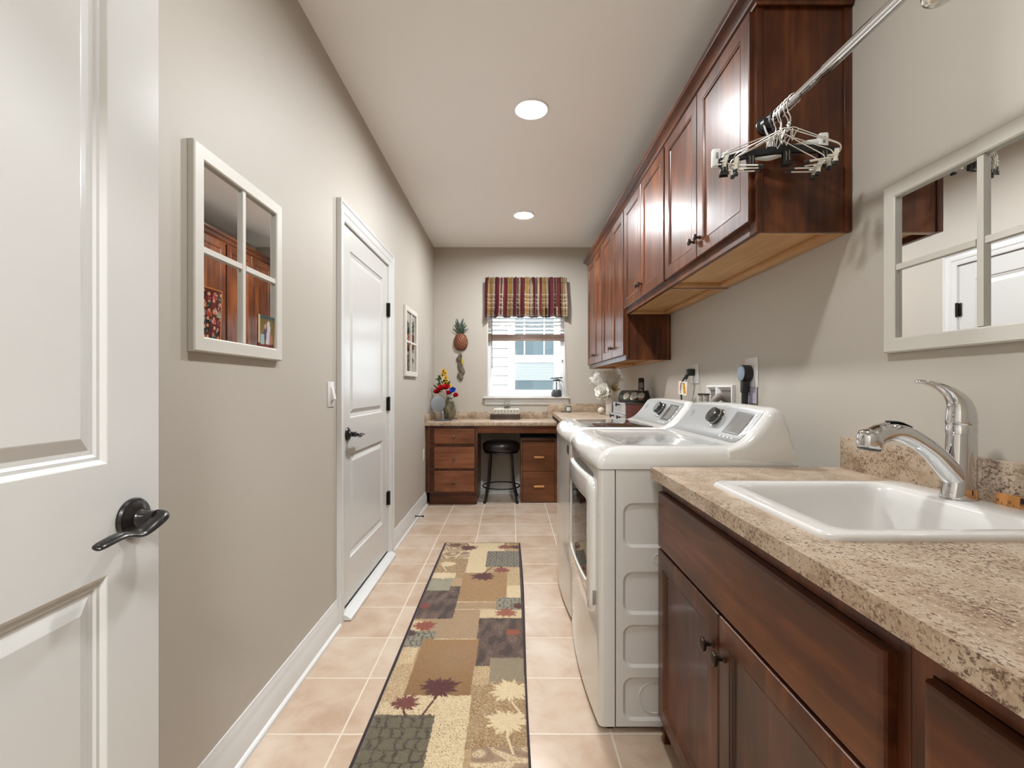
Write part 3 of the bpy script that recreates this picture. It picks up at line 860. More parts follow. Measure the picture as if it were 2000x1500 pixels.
    kc = at(.58, ky, .001); kn = (at(.58, ky, .02) - at(.58, ky, 0)).normalized()
    bm = BM(); lathe(bm, [(.043, 0), (.043, .003), (.040, .004)], kc, kn, 32); obj('knob_ring', bm, CHROME, cpn)
    bm = BM(); lathe(bm, [(.0005, .002), (.036, .002), (.036, .012), (.034, .014), (.034, .016), (.0335, .020), (.0335, .034), (.030, .038), (.0005, .039)], kc, kn, 32)
    for v_ in bm.verts: pass
    ko = obj('knob', bm, mat('gunmetal_knob', (.10, .10, .09), .22, .8), cpn)
    bm = BM(); lathe(bm, [(.0342, .0125), (.0365, .0135), (.0365, .016), (.0342, .017)], kc, kn, 32); obj('chrome_band', bm, CHROME, ko)
    bm = BM(); patch(bm, .36, .74, y0 + .085, y0 + .215, .0024, 6, 6); dsp = obj('display', bm, mat('display_dark', (.05, .048, .043), .35), cpn)
    bm = BM(); patch(bm, .40, .70, y0 + .088, y0 + .178, .0029, 6, 6); obj('screen', bm, mat('lcd_grey', (.15, .14, .125), .55, spec=.2), dsp)
    BT = mat('button_white', (.85, .85, .84), .25)
    for k in range(4):
        bm = BM(); p = at(.27, y0 + .10 + k * .032, .002); lathe(bm, [(.0005, 0), (.0045, 0), (.0045, .001), (.0005, .0015)], p, kn, 10); obj('button', bm, BT, cpn)
    for k in range(4):
        bm = BM(); p = at(.38 + k * .11, y0 + .066, .002); lathe(bm, [(.0005, 0), (.0055, 0), (.0055, .001), (.0005, .0015)], p, kn, 10); obj('button', bm, BT, cpn)
    PRT = mat('grey_print', (.26, .27, .28), .5)
    for k in range(9):
        a = R(35 * k); u_ = .054
        s_ = .58 + math.sin(a) * u_ / .165; yy = ky + math.cos(a) * u_
        if .1 < s_ < .95: bm = BM(); patch(bm, s_ - .012, s_ + .012, yy - .012, yy + .012, .0022, 1, 1); obj('printed_mark', bm, PRT, cpn, smooth=False)
    for yy in (y1 - .12,):
        bm = BM(); tube(bm, [at(.62 + .06 * math.sin(R(k * 25)), yy + .013 * math.cos(R(k * 25)), .0022) for k in range(12)], .0012, 6); obj('printed_mark', bm, PRT, cpn, smooth=False)
        bm = BM(); patch(bm, .27, .30, yy - .045, yy - .004, .0022, 1, 3); obj('printed_mark', bm, PRT, cpn, smooth=False)
        bm = BM(); patch(bm, .22, .24, yy - .045, yy - .018, .0022, 1, 3)
    obj('printed_mark', bm, PRT, cpn, smooth=False)
    # door on the dryer front
    if kind == 'dryer':
        def sub(u0, u1, v0, v1, rr, n=5, m=10):
            c = rrect(u0, u1, v0, v1, rr, n)
            out = []
            q = n + 1
            for k in range(4):
                arc = c[k * q:(k + 1) * q]; nx = c[((k + 1) * q) % len(c)]
                out += arc
                for j in range(1, m): out.append((arc[-1][0] + (nx[0] - arc[-1][0]) * j / m, arc[-1][1] + (nx[1] - arc[-1][1]) * j / m))
            return out
        P = lambda q, d: [(XFy(a) - d, a, b) for a, b in q]
        D = (y0 + .050, y0 + .61, .375, .866)
        I = lambda k, rr: sub(D[0] + k, D[1] - k, D[2] + k, D[3] - k, rr)
        W_ = (y0 + .112, y0 + .52, .478, .778)
        J = lambda k, rr: sub(W_[0] - k, W_[1] + k, W_[2] - k, W_[3] + k, rr)
        bm = BM()
        loft(bm, [P(I(0, .05), -.004), P(I(0, .05), .004), P(I(.004, .047), .013), P(I(.014, .04), .018), P(J(.022, .035), .0165), P(J(.010, .03), .018), P(J(.003, .024), .0165), P(J(0, .02), .010)], False, False)
        dr = obj('door', bm, CAPW, r, angle=50)
        bm = BM()
        rows = [[bm.verts.new((XFy(W_[0] - .004 + (W_[1] - W_[0] + .008) * j / 14) - .0115, W_[0] - .004 + (W_[1] - W_[0] + .008) * j / 14, W_[2] - .004 + (W_[3] - W_[2] + .008) * k / 4)) for j in range(15)] for k in range(5)]
        for a, b in zip(rows, rows[1:]):
            for j in range(14): face(bm, (a[j], a[j + 1], b[j + 1], b[j]))
        obj('door_window', bm, DOORGLASS, dr, 'dark glass window')
        bm = BM()
        loft(bm, [[(XFy(y) - q, y, z) for q, z in ((-.004, .868), (.0012, .868), (.0012, .868 + hh), (-.004, .868 + hh))] for y, hh in [(y0 + .075 + .45 * k / 12, .004 + .026 * math.sin(math.pi * min(1, .12 + k / 12 * .88))) for k in range(13)]])
        obj('handle_pocket', bm, mat('pocket_grey', (.12, .115, .105), .5), dr)
        bm = BM(); box(bm, XFy(y0 + .052) - .010, XFy(y0 + .052) + .002, y0 + .046, y0 + .050, .42, .47, .001); obj('door_hinge', bm, mat('grey_seam'), dr)
    else:
        bm = BM()
        loft(bm, [[(XFy(y) - q, y, z) for q, z in ((-.003, .846), (.002, .846), (.002, .888), (-.003, .888))] for y in (y0 + .052, y0 + .07, y0 + .092)])
        obj('badge', bm, mat('badge_dark', (.05, .045, .04), .3), r, 'small dark badge')
    for xx, yy in ((.345, y0 + .045), (.345, y1 - .045), (.93, y0 + .045), (.93, y1 - .045)):
        bm = BM(); lathe(bm, [(.022, 0), (.024, .006), (.012, .009), (.011, .024)], (xx, yy, 0), (0, 0, 1), 16); obj('foot', bm, BLACK, r)
    return r
appliance(1.606, 'dryer', 'white front loading dryer beside the sink cabinet, dark door window')
appliance(2.366, 'washer', 'white top loading washer with dark glass lid behind the dryer')

# ================================================================== DESK AND BACK COUNTER
dc = root('desk_counter', (-.2, YB, .805), 'long speckled laminate desk top under the window', 'countertop')
DXR = .470
bm = BM(); box(bm, XL + .001, DXR, 4.660, YB - .001, .806, .845, .003); obj('slab', bm, LAM, dc)
bm = BM(); box(bm, XL + .0215, .402, YB - .020, YB - .001, .845, .922, .0015); obj('backsplash', bm, LAM, dc)
bm = BM(); box(bm, XL + .001, XL + .021, 4.662, YB - .001, .845, .918, .0015); obj('side_splash', bm, LAM, dc)
bm = BM(); box(bm, -.340, DXR - .005, 4.702, 4.721, .731, .8055, .002); obj('apron', bm, cherry_lit('x'), dc, 'cherry wood apron')
kd = root('drawer_cabinet', (-.6, YB, 0), 'cherry three drawer cabinet under left end of desk', 'cabinet')
bm = BM(); X0, X1 = XL + .002, -.341
box(bm, X0, X1, 4.72, YB - .002, .13, .8055); ring_frame(bm, X0, X1, .130, .8055, .045, 4.70, 4.72, .001, .02)
for z in (.6005, .365): box(bm, X0 + .04, X1 - .04, 4.701, 4.72, z - .012, z + .018)
obj('body', bm, wood('desk_dark_side', (.048, .015, .0065), (.095, .030, .012), (.135, .048, .019)), kd)
bm = BM(); box(bm, X0 + .03, X1 - .012, 4.756, YB - .002, 0, .1295); obj('toe_kick', bm, cherry('x'), kd)
for z0, z1 in ((.622, .779), (.378, .591), (.142, .352)):
    bm = BM(); slab(bm, -.779, -.372, z0, z1, .0185, [(-.779, -.372, z0, z1, FLAT)], PF(4.680)); d = obj('drawer', bm, cherry_lit('x'), kd, angle=20)
    knob_at(d, (-.575, 4.680, (z0 + z1) / 2), (0, -1, 0), mat('brown_bronze_knob', (.16, .11, .08), .35, .6))
# filing cabinet
fcb = root('filing_cabinet', (.28, 5.0, 0), 'brown wood two drawer filing cabinet under desk right end', 'cabinet')
FW = wood('walnut_laminate', (.095, .031, .011), (.15, .052, .018), (.205, .076, .028), 'x', .35, .2, 34)
bm = BM(); x0, x1 = .096, .466
box(bm, x0, x0 + .016, 4.812, 5.20, 0, .662, .001); box(bm, x1 - .016, x1, 4.812, 5.20, 0, .662, .001); box(bm, x0 + .016, x1 - .016, 4.812, 5.20, .646, .662, .001)
box(bm, x0 + .016, x1 - .016, 4.84, 5.20, 0.002, .645)
obj('body', bm, FW, fcb)
bm = BM(); box(bm, x0 - .004, x1 + .003, 4.80, 5.204, .6625, .676, .002); obj('cover', bm, mat('dark_cover', (.025, .018, .016), .4), fcb, 'dark flat top')
for z0, z1 in ((.328, .632), (.006, .324)):
    bm = BM(); slab(bm, x0 + .018, x1 - .018, z0, z1, .017, [(x0 + .018, x1 - .018, z0, z1, [(0, -.002), (.002, 0)])], PF(4.818)); d = obj('drawer', bm, FW, fcb, angle=20)
    zc = (z0 + z1) / 2 - (.008 if z0 > .1 else -.006); bm = BM()
    box(bm, .231, .339, 4.795, 4.8175, zc - .012, zc + .012, .008, 3); obj('handle', bm, wood('light_pull', (.50, .22, .06), (.62, .30, .09), (.70, .38, .14), 'x'), d, 'pale wood pull')
# stool
sx, sy = -.109, 4.955
st = root('bar_stool', (sx, sy, 0), 'black backless bar stool with round padded seat under desk', 'stool')
bm = BM(); lathe(bm, [(.0005, .632), (.10, .631), (.165, .620), (.192, .600), (.197, .572), (.196, .548), (.190, .530), (.17, .522), (.0005, .522)], (sx, sy, 0), (0, 0, 1), 40); obj('seat', bm, LEATHER, st, angle=60)
bm = BM(); tube(bm, [(sx + .172 * math.cos(R(k * 9)), sy + .172 * math.sin(R(k * 9)), .512) for k in range(40)], .0095, 8, closed=True)
lathe(bm, [(.15, .505), (.15, .5215), (.0005, .5215)], (sx, sy, 0), (0, 0, 1), 24); obj('seat_ring', bm, BLKMETAL, st)
for a in (45, 135, 225, 315):
    c_, s_ = math.cos(R(a)), math.sin(R(a))
    bm = BM(); tube(bm, spline([(sx + c_ * q, sy + s_ * q, z) for q, z in ((.150, .515), (.165, .42), (.172, .33), (.182, .22), (.205, .11), (.236, .006))], 6), .0125, 10)
    lathe(bm, [(.0145, 0), (.0145, .022), (.012, .026)], (sx + c_ * .237, sy + s_ * .237, 0), (0, 0, 1), 12); obj('leg', bm, BLKMETAL, st)
bm = BM(); tube(bm, [(sx + .194 * math.cos(R(k * 6)), sy + .194 * math.sin(R(k * 6)), .150) for k in range(60)], .007, 8, closed=True); obj('footrest', bm, BLKMETAL, st)
# counter on the right of the desk
rc = root('corner_counter', (XR, 4.2, .883), 'speckled laminate counter along right wall behind the washer', 'countertop')
bm = BM(); prism(bm, [(.458, YB - .001), (.428, 3.95), (.428, 3.13), (XR - .001, 3.13), (XR - .001, YB - .001)], CZ - .036, CZ); obj('slab', bm, LAM, rc, smooth=False)
bm = BM(); box(bm, .404, XR - .021, YB - .020, YB - .001, CZ, CZ + .092, .0015); box(bm, .404, .458, YB - .020, YB - .001, .845, CZ); obj('backsplash', bm, LAM, rc)
cb = root('corner_base_cabinet', (XR, 3.9, 0), 'cherry base cabinet under the corner counter behind washer', 'cabinet')
bm = BM(); box(bm, .492, XR - .002, 3.135, 4.64, .10, CZ - .0365); box(bm, .55, XR - .002, 3.135, 4.64, 0, .0995); obj('body', bm, cherry(), cb)
for a, b, ky in ((3.15, 3.88, 3.84), (3.89, 4.62, 4.50)):
    for z0, z1 in ((.69, .85), (.12, .67)):
        bm = BM(); slab(bm, a, b, z0, z1, .0185, [(a, b, z0, z1, FLAT if z0 > .5 else SDOOR)], PR(.473)); d = obj('drawer' if z0 > .5 else 'door', bm, cherry(), cb, angle=20)
        knob_at(d, (.473, ky, .785 if z0 > .5 else .60))

# ================================================================== RUG
RX0, RWD, RY1, RLEN = -.505, .568, 3.554, 2.43
rug = root('runner_rug', (RX0 + RWD / 2, RY1 - RLEN / 2, 0), 'long patchwork runner rug with maroon palms on tile floor', 'rug')
bm = BM()
nx_, ny_ = 200, 860
grid = []
for j in range(ny_ + 1):
    for i_ in range(nx_ + 1):
        x = RX0 + RWD * i_ / nx_; y = RY1 - RLEN * j / ny_
        wv = .006 * math.sin(y * 2.6 + .4) * (1 if i_ > nx_ * .5 else .4) * (2 * i_ / nx_ - 1)
        e = min(i_, nx_ - i_, 6) / 6
        grid.append((x + wv, y, .0015 + .007 * min(1, e * 1.4) + .0016 * math.exp(-((y - (RY1 - 1.02)) / .05) ** 2)))
gv = [bm.verts.new(p) for p in grid]
W1 = nx_ + 1
for j in range(ny_):
    for i_ in range(nx_): bm.faces.new((gv[j * W1 + i_], gv[j * W1 + i_ + 1], gv[(j + 1) * W1 + i_ + 1], gv[(j + 1) * W1 + i_]))
pile = obj('pile', bm, vcol('rug_pile', .95, .1, .5, .25), rug)
CREAM, TAN, GOLD, GOLDD = lin(222, 200, 160), lin(170, 138, 98), lin(156, 116, 70), lin(138, 102, 60)
DKB, GRY, SAGE, TAUPE = lin(82, 62, 54), lin(122, 112, 92), lin(158, 152, 128), lin(160, 132, 106)
MAROON, RUST, DKLN = lin(84, 36, 34), lin(142, 66, 46), lin(52, 42, 36)
rh = random.Random(3)
HASH = [[rh.random() for _ in range(1024)] for _ in range(1024)]
def mixc(a, b, t): return tuple(a[k] + (b[k] - a[k]) * t for k in range(3))
def h2(i_, j): return HASH[i_ % 1024][j % 1024]
#                x0    x1   d0    d1   kind
PATCH = [(0, 1, 0, 3, 'tan'), (0, .37, 0, .36, 'scroll'), (.30, .80, 0, .20, 'speck'), (.37, .60, .14, .58, 'cream'), (.585, 1, .185, .48, 'weave'), (.86, 1, 0, .10, 'gold'),
         (0, .37, .33, .66, 'palmtan'), (0, .27, .58, .66, 'cream'), (.005, .255, .66, .85, 'sage'), (0, .36, .84, 1.17, 'dark'), (.25, .36, .78, .86, 'dark'),
         (.36, .84, .58, .985, 'gold'), (.84, 1, .50, .78, 'tan2'), (.84, 1, .77, .935, 'cream'), (.36, .76, .985, 1.36, 'tan3'), (.745, 1, .93, 1.075, 'weave2'), (.60, 1, 1.075, 1.16, 'cream2'),
         (.60, 1, 1.165, 1.515, 'dark'), (.61, .725, 1.5, 1.575, 'dark'), (0, .28, 1.17, 1.30, 'tan3'), (.0, .10, 1.19, 1.29, 'cream2'), (0, .25, 1.29, 1.43, 'weave2'), (0, .145, 1.43, 1.57, 'speckd'), (.16, .62, 1.36, 1.765, 'goldbig'), (.25, .36, 1.17, 1.37, 'tan3'),
         (0, .16, 1.56, 1.87, 'tan2'), (.725, 1, 1.515, 1.68, 'sage2'), (.61, 1, 1.68, 2.03, 'palmtan'), (.61, .73, 1.575, 1.70, 'tan2'), (.16, .62, 1.765, 2.6, 'speck'), (0, .30, 1.80, 1.875, 'speck'), (0, .405, 1.87, 2.22, 'weave3'), (.66, 1, 2.02, 2.6, 'scroll'), (0, .405, 2.22, 2.6, 'dark')]
#        cx   d    r    col  kind
PALMS = [(.39, 1.715, .085, MAROON, 11), (.19, 1.805, .060, lin(112, 52, 44), 12), (.88, 1.735, .090, CREAM, 13), (.86, 1.905, .085, CREAM, 14), (.58, .635, .085, MAROON, 15), (.775, .535, .062, lin(130, 62, 48), 16),
         (.33, .115, .075, MAROON, 17), (.15, .055, .060, lin(100, 58, 36), 18), (.80, .095, .062, lin(128, 70, 52), 19), (.95, .10, .055, MAROON, 27), (.14, .43, .062, CREAM, 20), (.12, .62, .075, CREAM, 21), (.84, 1.105, .065, lin(150, 84, 62), 22), (.97, 1.03, .05, MAROON, 23),
         (.13, 1.24, .066, RUST, 24), (.05, 1.03, .048, lin(128, 58, 46), 25), (.90, 1.30, .045, lin(146, 76, 52), 26), (.02, 1.31, .045, lin(74, 40, 36), 28)]
STEMS = [(.39, 1.76, .32, 1.875, MAROON), (.195, 1.85, .215, 1.875, MAROON), (.89, 1.80, .965, 1.88, CREAM), (.86, 1.97, .90, 2.05, CREAM), (.59, .57, .66, .49, MAROON), (.775, .49, .76, .475, MAROON), (.33, .06, .29, .02, MAROON), (.80, .05, .82, 0, DKLN), (.15, .55, .08, .45, CREAM)]
def rug_col(co):
    x = (co.x + RWD / 2) ; d = RLEN / 2 - co.y
    u = x / RWD
    i_, j = int(x / .0028 + 500), int(d / .0028)
    n = h2(i_, j); n2 = h2(i_ // 2 + 77, j // 2 + 31)
    jit = (noise.noise((x * 70, d * 70, 1)) * .006)
    uu, dd = u + jit, d + jit
    kind = 'tan'
    for p in PATCH:
        if p[0] <= uu < p[1] and p[2] <= dd < p[3]: kind = p[4]
    sm = noise.noise((x * 9, d * 9, 5)); fine = noise.noise((x * 40, d * 40, 9))
    if kind == 'tan': c = mixc(TAN, CREAM, .35 if n > .7 else .1)
    elif kind == 'tan2': c = mixc(TAN, CREAM, .75 if n > .62 else .12)
    elif kind == 'tan3': c = mixc(mixc(TAN, TAUPE, .5 + .5 * sm), CREAM, .12 * n)
    elif kind == 'gold': c = mixc(GOLD, TAN, .45 + .4 * fine)
    elif kind == 'goldbig': c = mixc(mixc(GOLD, GOLDD, max(0, min(1, (d - 1.36) / .4))), TAUPE, max(0, .35 * math.exp(-((u - .45) / .2) ** 2 - ((d - 1.5) / .12) ** 2)) + .12 * n)
    elif kind == 'cream': c = mixc(CREAM, TAN, .45 if n > .93 else .04 + .08 * n2)
    elif kind == 'cream2': c = mixc(CREAM, TAN, .15 + .3 * n)
    elif kind == 'speck':
        k = max(0, min(1, (u - .16) / .5)); c = mixc(CREAM, DKLN if n2 > .5 else TAN, .75 if n > .72 + .22 * abs(math.sin(d * 3.2)) + .1 * k else .04)
    elif kind == 'speckd': c = mixc(CREAM, TAN, .8 if n > .4 + .4 * (u / .15) else .1)
    elif kind == 'sage': c = mixc(SAGE, GRY, .25 * n + .2 * sm)
    elif kind == 'sage2': c = mixc(lin(150, 134, 108), GRY, .3 * n + .35 * max(0, sm))
    elif kind == 'dark':
        c = mixc(DKB, lin(128, 104, 88), .55 if n > .66 else .12 * n2); st_ = noise.noise((x * 28, d * 10, 3)); c = mixc(c, DKLN, .65 if st_ > .12 else 0); c = mixc(c, lin(140, 116, 98), .5 if st_ < -.22 and n > .4 else 0)
    elif kind in ('weave', 'weave2', 'weave3'):
        sc = {'weave': .04, 'weave2': .042, 'weave3': .062}[kind]
        base = {'weave': lin(138, 130, 114), 'weave2': lin(150, 144, 124), 'weave3': lin(112, 102, 80)}[kind]
        a, b = (x + .01 * fine) / sc, (d + .008 * fine) / (sc * .8); par = (int(a) + int(b)) % 2
        fa, fb = a % 1, b % 1
        ln = (min(fa, 1 - fa) < .16) if par else (min(fb, 1 - fb) < .10 or abs(fa - .5) < .10)
        c = mixc(base, DKLN, .8 if ln and n > .22 else .25 * n)
    elif kind == 'scroll':
        s_ = math.sin(noise.noise((x * 11, d * 11, 2)) * 14 + math.hypot(x - .1, d - .1) * 60)
        c = mixc(TAUPE, CREAM, .85 if s_ > .25 and n > .2 else .15 * n); c = mixc(c, lin(120, 92, 66), .5 if s_ < -.6 and n > .3 else 0)
    else: c = mixc(GOLDD, CREAM, .6 if n > .66 else .1 + .15 * sm)
    # pale outline rows
    for a, b, dl in ((.36, .74, .985), (.35, .74, 1.07), (.25, .60, 1.362)):
        if a < u < b and abs(dd - dl) < .0035: c = mixc(c, CREAM, .7)
    for x0, d0, x1, d1, cc in STEMS:
        ax, ad = (x1 - x0) * RWD, d1 - d0; px, pd = x - x0 * RWD, d - d0
        t = max(0, min(1, (px * ax + pd * ad) / (ax * ax + ad * ad)))
        if math.hypot(px - ax * t, pd - ad * t) < .0042 + .001 * fine: c = cc
    for cx, cd, r_, cc, sd_ in PALMS:
        px, pd = x - cx * RWD, d - cd
        rr = math.hypot(px, pd * 1.25)
        if rr < r_ * 1.15:
            a = math.atan2(pd, px)
            lob = .76 + .11 * math.sin(a * 9 + sd_) + .07 * math.sin(a * 3 + sd_ * 2) + .10 * math.sin(a * 19 + sd_ * 3)
            fr = .20 * (((a * 6.1 + sd_) % 1.0) - .4)
            if rr < r_ * (lob + fr): c = mixc(cc, c, .22 if (n > .8 and sd_ not in (11, 15)) else 0)
    if u < .018 or u > .982 or d < .006: c = lin(52, 36, 38)
    v_ = .84 + .16 * n2
    return (c[0] * v_, c[1] * v_, c[2] * v_)
color_mesh(pile, rug_col)
bm = BM()
for xx in (0, 1):
    tube(bm, [(RX0 + RWD * xx + .006 * math.sin((RY1 - RLEN * k / 60) * 2.6 + .4) * (1 if xx else -.4), RY1 - RLEN * k / 60, .0045) for k in range(61)], .0045, 6)
obj('binding', bm, mat('rug_binding', lin(54, 38, 40), .9), rug, 'dark purple brown edge binding')

# ================================================================== MIRRORS, CARDS, WALL THINGS
def window_mirror(u0, u1, v0, v1, P, loc, label, fw=.042):
    r = root('window_pane_mirror', loc, label, 'mirror', 'window pane mirrors on the walls')
    bm = BM()
    T = .020
    st = lambda i_, d: [P(u0 + i_, v0 + i_, d), P(u1 - i_, v0 + i_, d), P(u1 - i_, v1 - i_, d), P(u0 + i_, v1 - i_, d)]
    loft(bm, [st(0, .001), st(0, T - .003), st(.004, T), st(fw - .004, T), st(fw, T - .003), st(fw, .001)], False, False)
    obj('frame', bm, FRAMEW, r, angle=25)
    um, vm = (u0 + u1) / 2, (v0 + v1) / 2
    bm = BM()
    def bar(a0, a1, b0, b1):
        c = [P(a0, b0, .006), P(a1, b0, .006), P(a1, b1, .006), P(a0, b1, .006)]
        e = .002
        k = [P(a0 + e, b0 + e, T - .004), P(a1 - e, b0 + e, T - .004), P(a1 - e, b1 - e, T - .004), P(a0 + e, b1 - e, T - .004)]
        loft(bm, [c, k])
    bar(um - .010, um + .010, v0 + fw, v1 - fw); bar(u0 + fw, um - .0095, vm - .010, vm + .010); bar(um + .0095, u1 - fw, vm - .010, vm + .010)
    obj('muntin', bm, FRAMEW, r, angle=25)
    for a0, a1 in ((u0 + fw - .003, um - .007), (um + .007, u1 - fw + .003)):
        for b0, b1 in ((v0 + fw - .003, vm - .007), (vm + .007, v1 - fw + .003)):
            bm = BM(); loft(bm, [[P(a0, b0, .003), P(a1, b0, .003), P(a1, b1, .003), P(a0, b1, .003)], [P(a0, b0, .007), P(a1, b0, .007), P(a1, b1, .007), P(a0, b1, .007)]])
            obj('mirror_pane', bm, MIRROR, r, smooth=False)
    return r
window_mirror(1.248, 1.728, 1.288, 1.858, PL(XL), (XL, 1.488, 1.288), 'cream four pane mirror near the open door, photos tucked in')
window_mirror(3.75, 4.22, 1.283, 1.860, PL(XL), (XL, 3.985, 1.283), 'white four pane mirror beyond the closed white door')
window_mirror(.830, 1.407, 1.293, 1.790, PR(XR), (XR, 1.12, 1.293), 'cream four pane mirror hung sideways above the sink')
def card(u0, u1, v0, v1, fn, name, label, bend=.004):
    bm = BM()
    nu, nv = 44, 64
    P = PL(XL)
    def pt(i_, j, back):
        s = i_ / nu
        return P(u0 + (u1 - u0) * s, v0 + (v1 - v0) * j / nv, .0085 + bend * math.sin(s * 2.2) * (j / nv) - (.0006 if back else 0))
    for back in (0, 1):
        g = [[bm.verts.new(pt(i_, j, back)) for i_ in range(nu + 1)] for j in range(nv + 1)]
        for j in range(nv):
            for i_ in range(nu): face(bm, (g[j][i_], g[j][i_ + 1], g[j + 1][i_ + 1], g[j + 1][i_]))
    o = one(name, bm, vcol('printed_card', .3, .5), label, 'photo')
    lo = o.location
    color_mesh(o, lambda co: fn((co.y + lo.y - u0) / (u1 - u0), (co.z + lo.z - v0) / (v1 - v0)))
hd = random.Random(12)
HEADS = [((k % 4 + .5 + hd.uniform(-.25, .25)) / 4, (k // 4 + .5 + hd.uniform(-.2, .2)) / 6, hd.choice([lin(206, 150, 120), lin(220, 170, 140), lin(190, 130, 100)]), hd.choice([lin(120, 30, 36), lin(40, 60, 50), lin(190, 110, 40), lin(150, 150, 140), lin(30, 26, 28), lin(170, 60, 40)])) for k in range(24)]
def collage(u, v):
    n = h2(int(u * 44) + 3, int(v * 64) + 9)
    c = mixc(lin(110, 42, 24), lin(52, 20, 16), .5 + .5 * noise.noise((u * 6, v * 9, 1)))
    for hx, hy, sk_, cl in HEADS:
        dx, dy = (u - hx) * .9, (v - hy) * 1.6
        if abs(dx) < .10 and -.20 < dy < -.035: c = mixc(cl, (1, 1, 1), .25 if n > .85 else 0)
        if dx * dx + (dy + .01) ** 2 < .0042: c = lin(60, 34, 22)
        if dx * dx + (dy + .022) ** 2 < .0026: c = sk_
    if u > .95 or v > .975: c = lin(196, 120, 60)
    return c
card(1.2885, 1.380, 1.329, 1.474, collage, 'photo_collage_card', 'crowded reddish photo collage card tucked in mirror lower left pane', .006)
def portrait(u, v):
    c = mixc(lin(150, 124, 56), lin(110, 92, 50), v)
    if v > .90: c = lin(60, 84, 84)
    if u < .10: c = lin(214, 190, 160)
    if v < .14: c = lin(110, 34, 26)
    if (u - .50) ** 2 + ((v - .42) * .8) ** 2 < .035 and u < .62: c = lin(84, 74, 96)
    if abs(u - .60 - .1 * (v - .5)) < .10 and .12 < v < .70: c = lin(206, 200, 212)
    if abs(u - .78) < .10 and .12 < v < .42: c = lin(176, 120, 96)
    if abs(u - .25) < .10 and .1 < v < .42: c = lin(160, 190, 196)
    if (u - .58) ** 2 + ((v - .74) * .8) ** 2 < .008: c = lin(214, 200, 196)
    if (u - .40) ** 2 + ((v - .66) * .8) ** 2 < .004: c = lin(190, 160, 140)
    return c
card(1.583, 1.6875, 1.329, 1.440, portrait, 'portrait_photo', 'small golden photo card tucked in mirror lower right pane', .004)

def plate(name, P, u0, u1, v0, v1, label, cat, paddle=True, outlet=0):
    r = root(name, P((u0 + u1) / 2, v0, 0), label, cat)
    bm = BM(); panel(bm, [(u0, u1, v0, v1, [(0, 0.0005), (0, .003), (.006, .006)])], P); obj('cover_plate', bm, PLAST, r)
    return r
P = PL(XL)
r = plate('light_switch', P, 2.197, 2.278, 1.098, 1.218, 'white dimmer switch beside the closed white door', 'switch')
bm = BM(); box(bm, XL + .0055, XL + .010, 2.222, 2.256, 1.125, 1.192, .001); sl = obj('paddle', bm, PLAST, r)
bm = BM(); prism(bm, [(XL + .009, 1.128), (XL + .022, 1.135), (XL + .010, 1.19)], 2.226, 2.252, 'y'); box(bm, XL + .009, XL + .013, 2.240, 2.252, 1.15, 1.17, .001); obj('rocker', bm, PLAST, sl)
r = plate('wall_outlet', P, 4.565, 4.638, .462, .582, 'white wall outlet low on the left wall by desk', 'outlet')
for z in (.488, .536):
    bm = BM(); box(bm, XL + .0055, XL + .0075, 4.585, 4.619, z, z + .028, .001); s_ = obj('socket', bm, PLAST, r)
    bm = BM()
    for yy in (4.594, 4.608): box(bm, XL + .0073, XL + .0079, yy, yy + .003, z + .011, z + .021)
    obj('slot', bm, DARKIN, s_)
bm = BM(); lathe(bm, [(.010, 0), (.010, .003), (.0055, .006), (.0045, .012), (.0045, .058), (.007, .060), (.0085, .063), (.0085, .072), (.006, .075)], (XL + .0145, 4.14, .048), (1, 0, 0), 16)
one('door_stop', bm, BRONZE, 'dark bronze door stop on left baseboard near the desk', 'door stop')

PRr = PR(XR)
r = plate('washer_outlet', PRr, 2.835, 2.955, 1.215, 1.335, 'white double outlet on right wall above the washer', 'outlet')
bm = BM()
for yy in (2.858, 2.905): box(bm, XR - .008, XR - .0055, yy, yy + .032, 1.235, 1.315, .001)
obj('socket', bm, PLAST, r)
cd = root('washer_power_cord', (XR - .02, 2.925, 1.29), 'thin black power cord with warning tag above the washer', 'cord')
bm = BM(); tube(bm, spline([(XR - .055, 2.90, 1.265), (XR - .068, 2.915, 1.235), (XR - .075, 2.93, 1.19), (XR - .07, 2.925, 1.08), (XR - .055, 2.91, .95), (XR - .05, 2.90, .70)], 6), .0055, 8); obj('cable', bm, BLACK, cd)
bm = BM(); box(bm, XR - .055, XR - .0085, 2.872, 2.912, 1.262, 1.306, .008); lathe(bm, [(.012, 0), (.008, .03)], (XR - .05, 2.895, 1.268), (-.3, .2, -1), 12); obj('plug', bm, BLACK, cd)
TAGC = vcol('printed_tag', .5, .3)
def tag_sheet(name, parent, corners, fn, nu=24, nv=30, th=.0012, mt=None):
    a, b, c_, d_ = [Vector(q) for q in corners]
    nrm = (b - a).cross(d_ - a).normalized() * th
    bm = BM()
    for s in (0, 1):
        g = [[bm.verts.new((a * (1 - i_ / nu) + b * (i_ / nu)) * (1 - j / nv) + (d_ * (1 - i_ / nu) + c_ * (i_ / nu)) * (j / nv) + nrm * s) for i_ in range(nu + 1)] for j in range(nv + 1)]
        for j in range(nv):
            for i_ in range(nu): face(bm, (g[j][i_], g[j][i_ + 1], g[j + 1][i_ + 1], g[j + 1][i_]))
    keys = [(i_ / nu, j / nv) for j in range(nv + 1) for i_ in range(nu + 1)] * 2
    o = obj(name, bm, mt or TAGC, parent, smooth=False)
    it = iter(keys)
    color_mesh(o, lambda co: fn(*next(it)))
    return o
